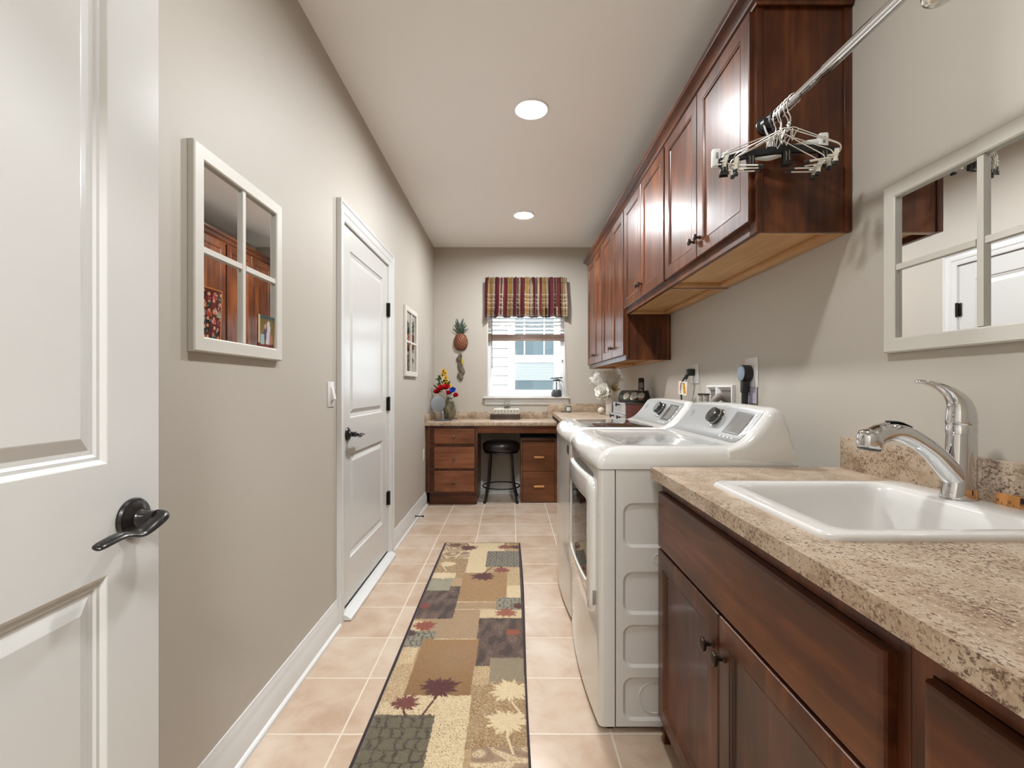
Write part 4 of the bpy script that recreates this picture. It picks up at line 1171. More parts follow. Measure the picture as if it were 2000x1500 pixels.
def warn(u, v):
    c = lin(236, 232, 222)
    if .52 < u + .25 * (v - .5) < .80 and .1 < v < .9: c = lin(226, 170, 30) if v < .86 else lin(60, 40, 20)
    if .52 < u + .25 * (v - .5) < .80 and .1 < v < .9 and abs((v * 9) % 1 - .5) < .16 and .6 < u + .25 * (v - .5) < .74: c = lin(90, 50, 20)
    if u < .06 or u > .95: c = lin(240, 180, 150)
    if .15 < u < .45 and abs((v * 14) % 1 - .5) < .18 and .1 < v < .9: c = lin(190, 176, 180)
    return c
t_ = tag_sheet('warning_tag', cd, [(XR - .085, 2.955, 1.150), (XR - .062, 2.865, 1.140), (XR - .058, 2.862, 1.223), (XR - .082, 2.950, 1.232)], warn)
t_['label'] = 'white paper tag with yellow stripe'
# recessed washer box
hb_ = root('washer_outlet_box', (XR, 2.53, .985), 'white recessed washer hookup box on right wall', 'outlet box')
bm = BM()
y0, y1, z0, z1 = 2.375, 2.690, .965, 1.203
ym = 2.545
PW = PR(XR)
for a, b in ((y0, ym + .012), (ym + .012, y1)):
    st = lambda i_, d: [PW(a + i_, z0 + i_, d), PW(b - i_, z0 + i_, d), PW(b - i_, z1 - i_, d), PW(a + i_, z1 - i_, d)]
    loft(bm, [st(0, .0005), st(.001, .016), st(.010, .018), st(.026, .008), st(.030, .0012)], False, True)
obj('box_frame', bm, PLAST, hb_, angle=25)
bm = BM(); box(bm, XR - .0028, XR - .0015, y0 + .031, ym - .018, z0 + .031, z1 - .031); box(bm, XR - .0028, XR - .0015, ym + .043, y1 - .031, z0 + .031, z1 - .031); obj('recess_shade', bm, mat('recess_shade_grey', (.16, .145, .125), .7), hb_, 'grey sheet painted as recess shade')  # flat grey sheets, the shade of the hollows put into their colour
bm = BM(); tube(bm, spline([(XR - .004, 2.425, 1.10), (XR - .025, 2.425, 1.132), (XR - .055, 2.428, 1.142), (XR - .082, 2.432, 1.118), (XR - .092, 2.436, 1.06), (XR - .092, 2.436, .95), (XR - .088, 2.436, .004)], 8), .019, 14)
one('drain_hose', bm, mat('grey_hose', (.20, .175, .15), .5), 'grey washer drain hose bending out of hookup box', 'hose')
for y, lb in ((2.632, 'braided supply hose farther from drain hose behind washer'), (2.563, 'braided supply hose nearer the white hookup box')):
    r = root('supply_hose', (XR - .07, y, 0), lb, 'hose', 'braided washer supply hoses')
    bm = BM(); tube(bm, [(XR - .07, y, .6), (XR - .07, y, .9), (XR - .07, y, 1.128)], .0155, 14)
    def braid(co): 
        a = math.atan2(co.y, co.x)
        return mixc(lin(206, 196, 184), lin(70, 56, 46), .8 if (int(a * 3.2 + 30) % 2 and math.sin(co.z * 330 + a * 2) > -.3) else .05)
    bm2 = BM(); n_ = 300
    rings = [[(XR - .07 + .0158 * math.cos(R(k * 15)), y + .0158 * math.sin(R(k * 15)), .002 + 1.148 * j / n_) for k in range(24)] for j in range(n_ + 1)]
    bm.free(); loft(bm2, rings)
    o = obj('braid', bm2, vcol('braided_hose', .45, .4), r); color_mesh(o, braid)
    bm = BM(); lathe(bm, [(.0165, 0), (.0185, .002), (.0185, .009), (.0005, .010)], (XR - .07, y, 1.148), (0, 0, 1), 16); obj('cap', bm, mat('dark_brown_cap', (.05, .03, .025), .4), r)
# big dryer plug
r = plate('dryer_outlet', PRr, 2.152, 2.272, 1.190, 1.332, 'large cream outlet plate with round dryer plug', 'outlet')
dp = root('dryer_power_cord', (XR - .03, 2.22, 1.26), 'thick black dryer cord with large round plug', 'cord')
bm = BM(); lathe(bm, [(.0005, 0), (.038, 0), (.040, .004), (.040, .036), (.038, .040), (.0005, .040)], (XR - .0065, 2.222, 1.258), (-1, 0, 0), 28)
box(bm, XR - .045, XR - .012, 2.206, 2.238, 1.165, 1.225, .006); pg = obj('plug', bm, BLACK, dp)
bm = BM(); lathe(bm, [(.035, 0), (.035, .0015), (.030, .002), (.0005, .002)], (XR - .0465, 2.222, 1.258), (-1, 0, 0), 24); obj('plug_face', bm, mat('blue_grey_rubber', (.16, .20, .24), .35), pg, 'shiny blue grey plug face')
bm = BM(); tube(bm, spline([(XR - .029, 2.222, 1.17), (XR - .030, 2.222, 1.05), (XR - .035, 2.222, .9), (XR - .045, 2.22, .7)], 6), (.0145), 12); obj('cable', bm, BLACK, dp)
def lav(u, v):
    c = lin(196, 190, 206)
    if abs((v * 13) % 1 - .5) < .2 and .08 < u < .9 and v > .08: c = lin(168, 164, 184) if h2(int(u * 20), int(v * 13)) > .25 else c
    if v > .9 and u < .4: c = lin(150, 70, 110)
    return c
t_ = tag_sheet('paper_tag', dp, [(XR - .006, 2.250, 1.118), (XR - .005, 2.158, 1.116), (XR - .004, 2.158, 1.192), (XR - .006, 2.250, 1.195)], lav); t_['label'] = 'lavender printed tag'

# ================================================================== HANGING ROD AND HANGERS
RD = Vector((.846, 1.558, 2.062)); RN = Vector((.862, .104, 2.012))
rdir = (RN - RD).normalized()
hr_ = root('hanging_rod', RD, 'chrome clothes rod from cabinet side toward the camera', 'rod')
bm = BM(); mid = RD + rdir * .62; tube(bm, [RD + rdir * .004, mid], .0125, 18); obj('inner_tube', bm, CHROME, hr_)
bm = BM(); tube(bm, [RD + rdir * .30, RN], .0145, 18); obj('outer_tube', bm, CHROME, hr_)
bm = BM(); lathe(bm, [(.0005, 0), (.030, 0), (.030, .004), (.024, .007), (.021, .03), (.0135, .03)], RD + Vector((0, -.001, 0)), rdir, 24); obj('flange', bm, BLACK, hr_, 'black end cup')
bm = BM(); lathe(bm, [(.0005, 0), (.030, 0), (.030, .004), (.024, .007), (.018, .02)], RN + Vector((0, -.001, 0)), -rdir, 24); obj('flange', bm, CHROME, hr_)
br = root('rod_bracket', (XR, .98, 2.1), 'chrome support bracket hooked under the clothes rod', 'bracket')
bm = BM(); tube(bm, spline([(XR - .003, .985, 2.13), (XR - .08, .985, 2.095), (XR - .19, .985, 2.030), (XR - .232, .985, 2.003), (XR - .258, .985, 2.000), (XR - .266, .985, 2.012), (XR - .264, .985, 2.04)], 6), [(.006, .010)] * 37, 10); obj('arm', bm, NICKEL, br)
bm = BM(); box(bm, XR - .004, XR - .001, .968, 1.002, 2.09, 2.17, .001); obj('base_plate', bm, NICKEL, br)
def place_hanger(r, t, yaw, roll, tilt=0):
    r.location = RD + rdir * t
    r.rotation_euler = (roll, tilt, yaw)
def hook(bm, q, w, zb):
    """hook over the rod, centred on the rod axis, falling to (0, 0, zb)"""
    pts = [(q * math.cos(R(a)), 0, q * math.sin(R(a))) for a in range(-50, 181, 14)]
    pts += [(-q, 0, -.012), (-q * .6, 0, -.034), (0, 0, -.052), (0, 0, zb)]
    tube(bm, spline(pts, 2), w, 8)
def wire_hanger():
    r = root('wire_clip_hanger', (0, 0, 0), 'x', 'hanger', 'silver wire clip hangers on the rod')
    bm = BM()
    hook(bm, .0165, .0017, -.085)
    tube(bm, [(.003 * math.cos(k * 1.2), .003 * math.sin(k * 1.2), -.06 - k * .002) for k in range(14)], .0016, 6)
    for s in (-1, 1):
        tube(bm, spline([(0, 0, -.082), (s * .012, 0, -.080), (s * .03, 0, -.088), (s * .075, 0, -.110), (s * .118, 0, -.130), (s * .138, 0, -.142), (s * .142, 0, -.157), (s * .134, 0, -.170), (s * .125, 0, -.163)], 5), .0017, 8)
        tube(bm, [(s * .010, 0, -.083), (s * .012, .006, -.100), (s * .016, 0, -.112), (s * .020, -.006, -.098), (s * .026, 0, -.088)], .0014, 6)
    o = obj('hook_wire', bm, NICKEL, r, local=True)
    for s in (-1, 1):
        bm = BM()
        c = s * .133
        prism(bm, [(c - .006, -.153), (c + .006, -.153), (c + .0055, -.168), (c + .004, -.178), (c + .0065, -.190), (c - .0065, -.190), (c - .004, -.178), (c - .0055, -.168)], .0035, .0055, 'y')
        prism(bm, [(c - .006, -.154), (c + .006, -.154), (c + .004, -.178), (c + .0065, -.190), (c - .0065, -.190), (c - .004, -.178)], -.0055, -.0035, 'y')
        tube(bm, [(c - .005 + .010 * math.sin(R(k * 30)), .005 * math.cos(R(k * 30)), -.172) for k in range(12)], .002, 6, closed=True)
        tube(bm, [(c, .002, -.176), (c - s * .03, .002, -.178), (c - s * .066, .002, -.181)], .0022, 8)
        cl = obj('clip', bm, mat('pale_clip_metal', (.74, .71, .63), .3, .7), r, local=True)
        bm = BM(); tube(bm, [(c - s * .064, .002, -.181), (c - s * .079, .002, -.182)], .003, 8)
        obj('rubber_tip', bm, BLACK, cl, local=True)
        bm = BM(); box(bm, c - .0066, c + .0066, -.0066, .0066, -.199, -.188, .002)
        obj('rubber_jaw', bm, BLACK, cl, local=True)
    return r
wh = wire_hanger()
spec = [(.085, R(-16), R(1), 'silver wire clip hanger closest to the black rod end cup'), (.103, R(-20), R(2), 'silver wire clip hanger second from the rod end cup'), (.121, R(-24), R(3), 'silver wire clip hanger in the middle of the bunch'),
        (.139, R(-28), R(4), 'silver wire clip hanger second nearest to the viewer'), (.158, R(-32), R(5), 'silver wire clip hanger nearest the viewer on the rod')]
for i_, (t, yw, rl, lb) in enumerate(spec):
    o = wh if i_ == 0 else copy_tree(wh)
    o['label'] = lb
    place_hanger(o, t, yw, rl, R((11, 3, 14, 5, 9)[i_]))
bk = root('black_clip_hanger', (0, 0, 0), 'black plastic hanger with skirt clips on the rod', 'hanger')
bm = BM(); hook(bm, .0165, .0035, -.07)
tube(bm, [(0, 0, -.065), (0, 0, -.105)], .011, 10)
loft(bm, [[(x_, -.006, -.128 + dz), (x_, .006, -.128 + dz), (x_, .006, -.105 + dz), (x_, -.006, -.105 + dz)] for x_, dz in ((-.172, -.018), (-.12, -.004), (-.05, .004), (0, .006), (.05, .004), (.12, -.004), (.172, -.018))])
obj('shoulder_bar', bm, BLACK, bk, local=True)
for c, zt in ((-.155, -.010), (-.075, 0), (.03, .004), (.135, -.008)):
    bm = BM()
    zz = -.112 + zt
    for s in (-1, 1): prism(bm, [(c - .013, zz), (c + .013, zz), (c + .010, zz - .026), (c + .014, zz - .056), (c - .014, zz - .056), (c - .010, zz - .026)], .007 * s, .011 * s, 'y')
    cl = obj('clip', bm, BLACK, bk, local=True)
    bm = BM()
    for k in (-.005, .005): tube(bm, spline([(c + k, -.0118, zz - .014), (c + k * .8, -.0145, zz - .028), (c + k, -.0125, zz - .044)], 4), .0011, 6)
    obj('spring', bm, NICKEL, cl, local=True)
place_hanger(bk, .062, R(-13), R(-2))
wp = root('white_clamp_hanger', (0, 0, 0), 'white plastic clamp hanger behind the wire hangers', 'hanger')
bm = BM(); hook(bm, .0165, .003, -.06)
tube(bm, [(0, 0, -.055), (0, 0, -.10)], .009, 10)
tube(bm, spline([(-.155, 0, -.100), (-.10, 0, -.098), (-.045, 0, -.106), (0, 0, -.112), (.05, 0, -.098), (.11, 0, -.082), (.150, 0, -.078)], 6), [(.0125, .008)] * 37, 12)
obj('bar', bm, PLAST, wp, local=True)
for c, zc in ((-.165, -.100), (.160, -.075)):
    bm = BM(); box(bm, c - .015, c + .015, -.011, .011, zc - .036, zc + .024, .006, 3); cl = obj('clamp', bm, PLAST, wp, local=True)
    bm = BM(); box(bm, c - .004, c + .004, -.0118, -.0105, zc - .010, zc + .010, .0005); obj('slot', bm, mat('grey_seam'), cl, local=True)
place_hanger(wp, .03, R(-9), R(3))

# ================================================================== WINDOW DRESSING
vl = root('window_valance', (.16, YB, 1.967), 'striped maroon gold gathered valance over the window', 'valance')
bm = BM()
x0, x1 = -.292, .610
nu, nv = 300, 44
vr = random.Random(5)
NF = 15
def stripe(a):
    """colour across the flat cloth, a in 0..1 of each repeat"""
    for lim, c in ((.20, lin(122, 46, 58)), (.235, lin(60, 36, 34)), (.26, lin(226, 208, 176)), (.44, lin(186, 146, 76)), (.46, lin(236, 226, 204)), (.50, lin(70, 50, 44)), (.60, lin(196, 172, 148)), (.63, lin(72, 48, 42)), (.82, lin(112, 40, 56)), (.85, lin(230, 214, 184)), (.95, lin(96, 66, 54)), (1.01, lin(214, 196, 164))):
        if a < lim: return c
cols = []
for j in range(nv + 1):
    v_ = j / nv                                     # 0 at the top
    for i_ in range(nu + 1):
        s = i_ / nu
        ph = s * NF * 2 * math.pi + 2.2 * math.sin(s * 17) + .9 * math.sin(s * 41 + 1) + .35 * math.sin(v_ * 5 + s * 11)
        amp = .012 + .020 * v_
        if v_ < .10: amp = .010
        y = YB - .085 + amp * math.sin(ph) - .004 * (1 if .13 < v_ < .16 else 0)
        flare = 1 + .018 * v_
        x = .159 + (x0 + (x1 - x0) * s - .159) * flare + .004 * math.sin(ph * 2)
        z = 2.406 + (.004 * math.sin(ph * 1.3) if j == 0 else 0) - .440 * v_ + (.006 * math.sin(s * 40) if j == nv else 0)
        bm.verts.new((x, y, z))
        a = (s * 4.6 + .035 * math.sin(ph + 1.2 * v_) + .05 * math.sin(s * 19)) % 1
        c = stripe(a)
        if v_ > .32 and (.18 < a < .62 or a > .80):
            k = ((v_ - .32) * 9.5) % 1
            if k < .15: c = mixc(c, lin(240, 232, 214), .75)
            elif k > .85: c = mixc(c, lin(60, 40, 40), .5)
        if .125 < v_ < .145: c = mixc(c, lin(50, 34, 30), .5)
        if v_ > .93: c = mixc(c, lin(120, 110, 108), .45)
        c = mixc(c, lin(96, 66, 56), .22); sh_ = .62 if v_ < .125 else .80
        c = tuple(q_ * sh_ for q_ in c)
        cols.append(c)
bm.verts.ensure_lookup_table()
for j in range(nv):
    for i_ in range(nu): bm.faces.new([bm.verts[k] for k in (j * (nu + 1) + i_, j * (nu + 1) + i_ + 1, (j + 1) * (nu + 1) + i_ + 1, (j + 1) * (nu + 1) + i_)])
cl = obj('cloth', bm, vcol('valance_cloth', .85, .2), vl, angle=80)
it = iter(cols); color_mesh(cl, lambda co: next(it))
md = cl.modifiers.new('thick', 'SOLIDIFY'); md.thickness = .0016
bm = BM(); tube(bm, [(x0 + .004, YB - .062, 2.37), (x1 - .004, YB - .062, 2.37)], .006, 8)
for xx in (x0 + .006, x1 - .006): tube(bm, [(xx, YB - .062, 2.37), (xx, YB - .002, 2.37)], .006, 8)
obj('curtain_rod', bm, PLAST, vl)
bl = root('window_blind', (.166, YB + .03, 1.73), 'raised brown wooden slat blind inside the window', 'blind')
SL = wood('blind_wood', (.13, .085, .06), (.19, .13, .10), (.25, .18, .14), 'x', .45, .1)
SLT = mat('pale_slat', (.62, .58, .53), .45)
bx0, bx1 = WX0 + .014, WX1 - .014
bm = BM(); box(bm, bx0, bx1, YB + .004, YB + .050, 2.35, 2.405, .003); obj('headrail', bm, SL, bl)
for k in range(14):
    z = 1.812 + k * .0405
    bm = BM(); tl_ = lambda dy, dz: (YB + .029 + dy * .84 - dz * .54, z + dy * .54 + dz * .84)
    prism(bm, [tl_(-.025, -.0012), tl_(0, .0008), tl_(.025, -.0012), tl_(.025, .0012), tl_(0, .0032), tl_(-.025, .0012)], bx0, bx1, 'x'); obj('slat', bm, SLT, bl)
bm = BM(); box(bm, bx0, bx1, YB + .002, YB + .052, 1.716, 1.737, .003)
for k in range(9): box(bm, bx0, bx1, YB + .003, YB + .051, 1.7375 + k * .0056, 1.7375 + k * .0056 + .0046, .001)
obj('bottom_rail', bm, SL, bl)
bm = BM()
for xx in (-.135, .475):
    for yy in (YB + .005, YB + .050): tube(bm, [(xx, yy, 1.74), (xx, yy, 2.36)], .0012, 6)
obj('ladder_cord', bm, mat('cord_tan', (.45, .38, .30), .8), bl)
bm = BM(); tube(bm, [(-.218, YB - .012, 2.36), (-.218, YB - .012, 1.40)], .0042, 8); obj('wand', bm, mat('dark_wand', (.06, .045, .04), .4), bl, 'dark tilt wand')
bm = BM(); tube(bm, spline([(.59, YB - .02, 2.30), (.592, YB - .02, 1.9), (.60, YB - .03, 1.5), (.612, YB - .052, 1.25), (.632, YB - .055, 1.06), (.645, YB - .050, .985)], 6), .0016, 6); lathe(bm, [(.0005, 0), (.006, .003), (.005, .02), (.002, .026)], (.646, YB - .05, .958), (0, 0, 1), 10); obj('pull_cord', bm, mat('cord_tan'), bl)
# lantern on the sill
lx, ly = .505, YB + .006
ln = root('camping_lantern', (lx, ly, WZ0), 'black camping lantern with clear globe on window sill', 'lantern')
bm = BM(); lathe(bm, [(.0005, 0), (.056, 0), (.058, .004), (.057, .045), (.054, .062), (.050, .075), (.046, .080), (.0005, .080)], (lx, ly - .002, WZ0), (0, 0, 1), 28); obj('base', bm, mat('dark_grey_plastic', (.05, .052, .055), .45), ln)
bm = BM(); lathe(bm, [(.044, .080), (.045, .09), (.044, .165), (.042, .175)], (lx, ly - .002, WZ0), (0, 0, 1), 28, False, False); obj('globe', bm, clear_glass('clear_globe', (.93, .95, .95), .12), ln, 'clear globe')
bm = BM()
for a in range(4): tube(bm, [(lx + .046 * math.cos(R(45 + 90 * a)), ly - .002 + .046 * math.sin(R(45 + 90 * a)), WZ0 + z) for z in (.078, .176)], .003, 6)
lathe(bm, [(.010, .08), (.008, .165)], (lx, ly - .002, WZ0), (0, 0, 1), 12); obj('cage', bm, mat('grey_cage', (.30, .30, .30), .4), ln)
bm = BM(); lathe(bm, [(.046, .172), (.050, .180), (.034, .198), (.012, .204), (.0005, .204)], (lx, ly - .002, WZ0), (0, 0, 1), 28)
tube(bm, [(lx + .066 * math.cos(R(k * 12)), ly - .002 + .050 * math.sin(R(k * 12)), WZ0 + .210 + .004 * math.cos(R(k * 12))) for k in range(30)], .006, 8, closed=True); obj('cap', bm, BLACK, ln)

# ================================================================== WALL ORNAMENTS
px_, pz = -.568, 1.603
pn = root('pineapple_wall_hanging', (px_, YB, pz), 'copper pineapple wall hanging with dark green leaves', 'wall ornament')
bm = BM()
nU, nV = 84, 60
rows = []
for j in range(nV + 1):
    th = math.pi * j / nV
    rr = (math.sin(th) ** .72) * (.080 + .005 * math.cos(th * 1.0))
    row = []
    for i_ in range(nU + 1):
        a = math.pi * i_ / nU
        g1 = math.sin((i_ / nU * 7 + j / nV * 6) * math.pi); g2 = math.sin((i_ / nU * 7 - j / nV * 6) * math.pi)
        gr = -.0085 * (math.exp(-(g1 / .28) ** 2) + math.exp(-(g2 / .28) ** 2))
        k = max(0, rr + gr * (rr / .08))
        row.append(bm.verts.new((px_ - k * math.cos(a), YB - .003 - k * .75 * math.sin(a), pz + .098 - .098 * math.cos(th))))
    rows.append(row)
for a, b in zip(rows, rows[1:]):
    for i_ in range(nU): face(bm, (a[i_], a[i_ + 1], b[i_ + 1], b[i_]))
obj('fruit', bm, mat('copper_fruit', (.19, .070, .033), .42, .35), pn, 'copper lattice body', angle=80)
LEAFM = mat('dark_green_leaf', (.035, .055, .035), .45, .25)
def blade(bm, p0, p1, p2, wd, n=9):
    pts = spline([p0, p1, p2], n)
    m = len(pts)
    tube(bm, pts, [(max(.0006, .0016), max(.0008, wd * math.sin(math.pi * (.18 + .82 * i_ / (m - 1))) ** .8)) for i_ in range(m)], 8, up=(0, 1, 0))
for dx, dz, sp in ((-.045, .175, .012), (.030, .178, .012), (-.075, .105, .010), (.068, .105, .010), (-.05, .135, .010), (.05, .13, .010), (-.09, .055, .008), (.085, .06, .008), (-.012, .12, .012), (.005, .10, .011)):
    bm = BM(); blade(bm, (px_ + dx * .1, YB - .012, pz + .180), (px_ + dx * .45, YB - .030, pz + .185 + dz * .55), (px_ + dx * 1.05, YB - .020, pz + .185 + dz), sp); obj('leaf', bm, LEAFM, pn)
wm = root('wooden_wall_hanging', (-.565, YB, 1.27), 'small dark carved wooden chain hanging below the pineapple', 'wall ornament')
WOODD = wood('driftwood', (.075, .055, .04), (.13, .10, .075), (.19, .15, .11), 'z', .7, 0)
for cx, cz, rx, rz_ in ((-.584, 1.505, .034, .035), (-.572, 1.545, .022, .028), (-.573, 1.44, .030, .042), (-.560, 1.395, .034, .034), (-.545, 1.365, .026, .030), (-.577, 1.325, .030, .034), (-.565, 1.300, .026, .030)):
    bm = BM(); ell(bm, (cx, YB - .014, cz), (rx, .012, rz_), 16, 10, lambda p: 1 + .10 * noise.noise((p.x * 2.2 + cx * 30, p.y * 2, p.z * 2.2 + cz * 30))); obj('disc', bm, WOODD, wm)
bm = BM(); ell(bm, (-.548, YB - .028, 1.478), (.013, .006, .036), 12, 8); obj('yellow_accent', bm, mat('mustard_paint', (.42, .33, .04), .6), wm, 'mustard yellow leaf')
bm = BM(); tube(bm, [(-.572, YB - .012, 1.54), (-.570, YB - .008, 1.60)], .0014, 6); obj('string', bm, mat('cord_tan'), wm)

# ================================================================== THINGS ON THE DESK
DZ = .8455
# vanity mirror, tilted, in front of the vase
vx, vy = -.765, 4.86
vm_ = root('vanity_mirror', (vx, vy, DZ), 'round grey framed tilting vanity mirror on desk left corner', 'mirror')
STEEL = mat('dull_steel', (.30, .33, .37), .3, .8)
bm = BM(); lathe(bm, [(.0005, 0), (.088, 0), (.090, .004), (.080, .010), (.02, .014), (.0005, .014)], (vx + .045, vy + .02, DZ), (0, 0, 1), 32); obj('base', bm, mat('dark_steel', (.10, .11, .12), .35, .6), vm_)
bm = BM(); tube(bm, [(vx + .045, vy + .02, DZ + .012), (vx + .045, vy + .022, DZ + .075)], .0165, 12)
tube(bm, [(vx + .045, vy + .02, DZ + .07), (vx + .035, vy + .03, DZ + .12)], .012, 10); obj('stem', bm, STEEL, vm_)
nrm = Vector((.25, -1, .03)).normalized()
bm = BM(); lathe(bm, [(.066, -.008), (.075, -.006), (.078, 0), (.075, .006), (.068, .007)], (vx, vy, DZ + .175), nrm, 36); obj('rim', bm, STEEL, vm_)
bm = BM(); lathe(bm, [(.0005, .004), (.069, .004), (.069, .0055), (.0005, .0055)], (vx, vy, DZ + .175), nrm, 36); obj('mirror_glass', bm, MIRROR, vm_)
# stone vase
ax, ay = -.672, 5.03
vs = root('olive_stone_vase', (ax, ay, DZ), 'round mottled olive brown vase holding artificial flowers', 'vase')
bm = BM(); lathe(bm, [(.0005, .004), (.04, .004), (.050, .010), (.074, .055), (.082, .105), (.078, .150), (.060, .190), (.034, .212), (.028, .222), (.034, .236), (.030, .236), (.024, .222), (.0005, .20)], (ax, ay, DZ), (0, 0, 1), 36)
for v in bm.verts: v.co.x = ax + (v.co.x - ax) * .94; v.co.y = ay + (v.co.y - ay) * .72
vm2, nt, b = new_mat('mottled_stone')
n_ = N(nt, 'ShaderNodeTexNoise', Scale=26.0, Detail=6.0, Roughness=.65); L(nt, coords(nt, (1, 1, .6)), n_.inputs['Vector'])
r_ = ramp(nt, n_.outputs[0], [(.3, (.045, .035, .018)), (.5, (.13, .11, .06)), (.7, (.26, .23, .14))]); L(nt, r_.outputs[0], b.inputs['Base Color']); b.inputs['Roughness'].default_value = .45
obj('body', bm, vm2, vs, angle=60)
bm = BM()
for a in range(3): tube(bm, spline([(ax + .04 * math.cos(R(120 * a + 20)), ay + .035 * math.sin(R(120 * a + 20)), DZ + .012), (ax + .075 * math.cos(R(120 * a + 20)), ay + .05 * math.sin(R(120 * a + 20)), DZ + .010), (ax + .088 * math.cos(R(120 * a + 20)), ay + .06 * math.sin(R(120 * a + 20)), DZ + .005)], 4), .005, 8)
obj('stand', bm, BLKMETAL, vs)
def petal(bm, c, d, up, ln_, wd, curl, n=5, m=4):
    d = Vector(d).normalized(); up = Vector(up); up = (up - d * up.dot(d)).normalized(); s = d.cross(up)
    rows = []
    for j in range(n + 1):
        t = j / n
        ww = wd * math.sin(math.pi * (.12 + .80 * t)) ** .8
        rows.append([bm.verts.new(Vector(c) + d * (ln_ * t * math.cos(curl * t * .6)) + up * (ln_ * curl * t * t * .6 + .25 * ww * ((2 * k / m - 1) ** 2)) + s * ww * (k / m - .5)) for k in range(m + 1)])
    for a, b in zip(rows, rows[1:]):
        for k in range(m): face(bm, (a[k], a[k + 1], b[k + 1], b[k]))
def bloom(bm, c, r, layers, seed, up=(0, -.5, .8), wide=.9):
    q = random.Random(seed); u = Vector(up).normalized(); _, a, b = frame_of(u)
    for li, (n, tilt, k) in enumerate(layers):
        for i_ in range(n):
            an = 2 * math.pi * (i_ + .5 * (li % 2) + q.uniform(-.15, .15)) / n
            d = (a * math.cos(an) + b * math.sin(an)) * math.cos(R(tilt)) + u * math.sin(R(tilt))
            petal(bm, Vector(c) + u * .002 * li, d, u, r * k * q.uniform(.88, 1.1), r * wide * k, .5)
RED = mat('red_petal', (.55, .012, .020), .6); BLUE = mat('blue_petal', (.02, .07, .42), .6); YEL = mat('yellow_petal', (.72, .46, .03), .6); GRN = mat('stem_green', (.07, .12, .04), .6); BRN = mat('brown_centre', (.07, .035, .015), .8)
ROSE = [(7, 10, 1.0), (7, 32, .95), (6, 55, .85), (5, 74, .7)]
neck = Vector((ax, ay, DZ + .18))
def flower(name, c, r, m, label, cat='flower', grp=None, seed=1, layers=ROSE, up=(0, -.6, .7), wide=.9, centre=None):
    o = root(name, c, label, cat, grp)
    bm = BM(); bloom(bm, c, r, layers, seed, up, wide); obj('petals', bm, m, o, smooth=True, angle=80)
    if centre: bm = BM(); ell(bm, Vector(c) + Vector(up).normalized() * .006, (r * .3,) * 3, 10, 8); obj('centre', bm, centre, o)
    bm = BM(); c = Vector(c); tube(bm, spline([c, c * .5 + neck * .5 + Vector((0, 0, .015)), neck], 5), .0025, 6); obj('stem', bm, GRN, o)
    return o
for k, (c, r, lb) in enumerate((((-.795, 4.965, 1.135), .044, 'red artificial flower at far left of the desk vase'), ((-.745, 4.945, 1.170), .050, 'large red artificial flower above the vanity mirror'), ((-.692, 4.95, 1.180), .048, 'red artificial flower highest in the desk vase'), ((-.662, 4.95, 1.125), .040, 'red artificial flower just over the vase neck'), ((-.592, 4.96, 1.098), .038, 'red artificial flower drooping right of the vase'))):
    flower('red_flower', c, r, RED, lb, grp='red flowers in the desk vase', seed=k)
flower('blue_flower', (-.625, 4.95, 1.160), .042, BLUE, 'blue artificial flower between red ones on desk', seed=9, layers=[(5, 14, 1.0), (5, 40, .8)], up=(.1, -.9, .3))
sp = root('yellow_flower_spray', (-.72, 5.04, DZ + .18), 'yellow brown eyed artificial flower spray tallest in vase', 'flower')
bm = BM(); tube(bm, spline([neck, (-.715, 5.04, 1.18), (-.725, 5.04, 1.36)], 6), .003, 6); obj('stem', bm, GRN, sp)
q = random.Random(4)
for k in range(13):
    t = k / 12
    c = Vector((-.722 + q.uniform(-1, 1) * (.008 + .042 * t) + .055 * max(0, t - .6), 5.01 + q.uniform(-.03, .01), 1.370 - .165 * t))
    bm = BM(); bloom(bm, c, .026, [(9, 5, 1)], k, (q.uniform(-.4, .4), -.8, .5), .42); fl_ = obj('petals', bm, YEL, sp, angle=80)
    bm = BM(); ell(bm, c + Vector((0, -.006, .004)), (.0085, .008, .0085), 10, 8); obj('centre', bm, BRN, fl_)
for k in range(16):
    c = Vector((-.735 + q.uniform(-.05, .055), 5.02 + q.uniform(-.03, .02), 1.19 + q.uniform(0, .11)))
    bm = BM(); petal(bm, c, (q.uniform(-.8, .8), -.3, q.uniform(-.2, 1)), (0, -1, .4), .058, .022, .4); obj('leaf', bm, GRN, sp, angle=80)
bm = BM(); blade(bm, (-.76, 5.02, 1.14), (-.81, 5.03, 1.19), (-.845, 5.03, 1.225), .010); obj('leaf', bm, mat('dry_leaf', (.12, .10, .06), .7), sp)

# tray with boxes near the window
tx0, tx1, ty0_, ty1_ = -.228, .094, 5.045, 5.195
tr = root('dark_wood_tray', ((tx0 + tx1) / 2, 5.12, DZ), 'low dark brown wooden tray box on desk under window', 'tray')
bm = BM(); DW = wood('dark_tray_wood', (.03, .018, .013), (.055, .034, .025), (.085, .055, .042), 'x', .4, .2)
box(bm, tx0, tx1, ty0_, ty1_, DZ, DZ + .020, .002); box(bm, tx0 + .004, tx1 - .004, ty0_ + .003, ty1_ - .003, DZ + .020, DZ + .024); box(bm, tx0 - .002, tx1 + .002, ty0_ - .002, ty1_, DZ + .024, DZ + .044, .002); box(bm, tx0 - .004, tx1 + .004, ty0_ - .004, ty1_, DZ + .044, DZ + .054, .002)
obj('case', bm, DW, tr)
bm = BM(); box(bm, -.075, -.06, ty0_ - .0055, ty0_ - .001, DZ + .010, DZ + .040, .001); obj('clasp', bm, DW, tr)
pb = BM(); gx0, gx1, gz = -.192, .082, DZ + .0545
nu, nv = 120, 30
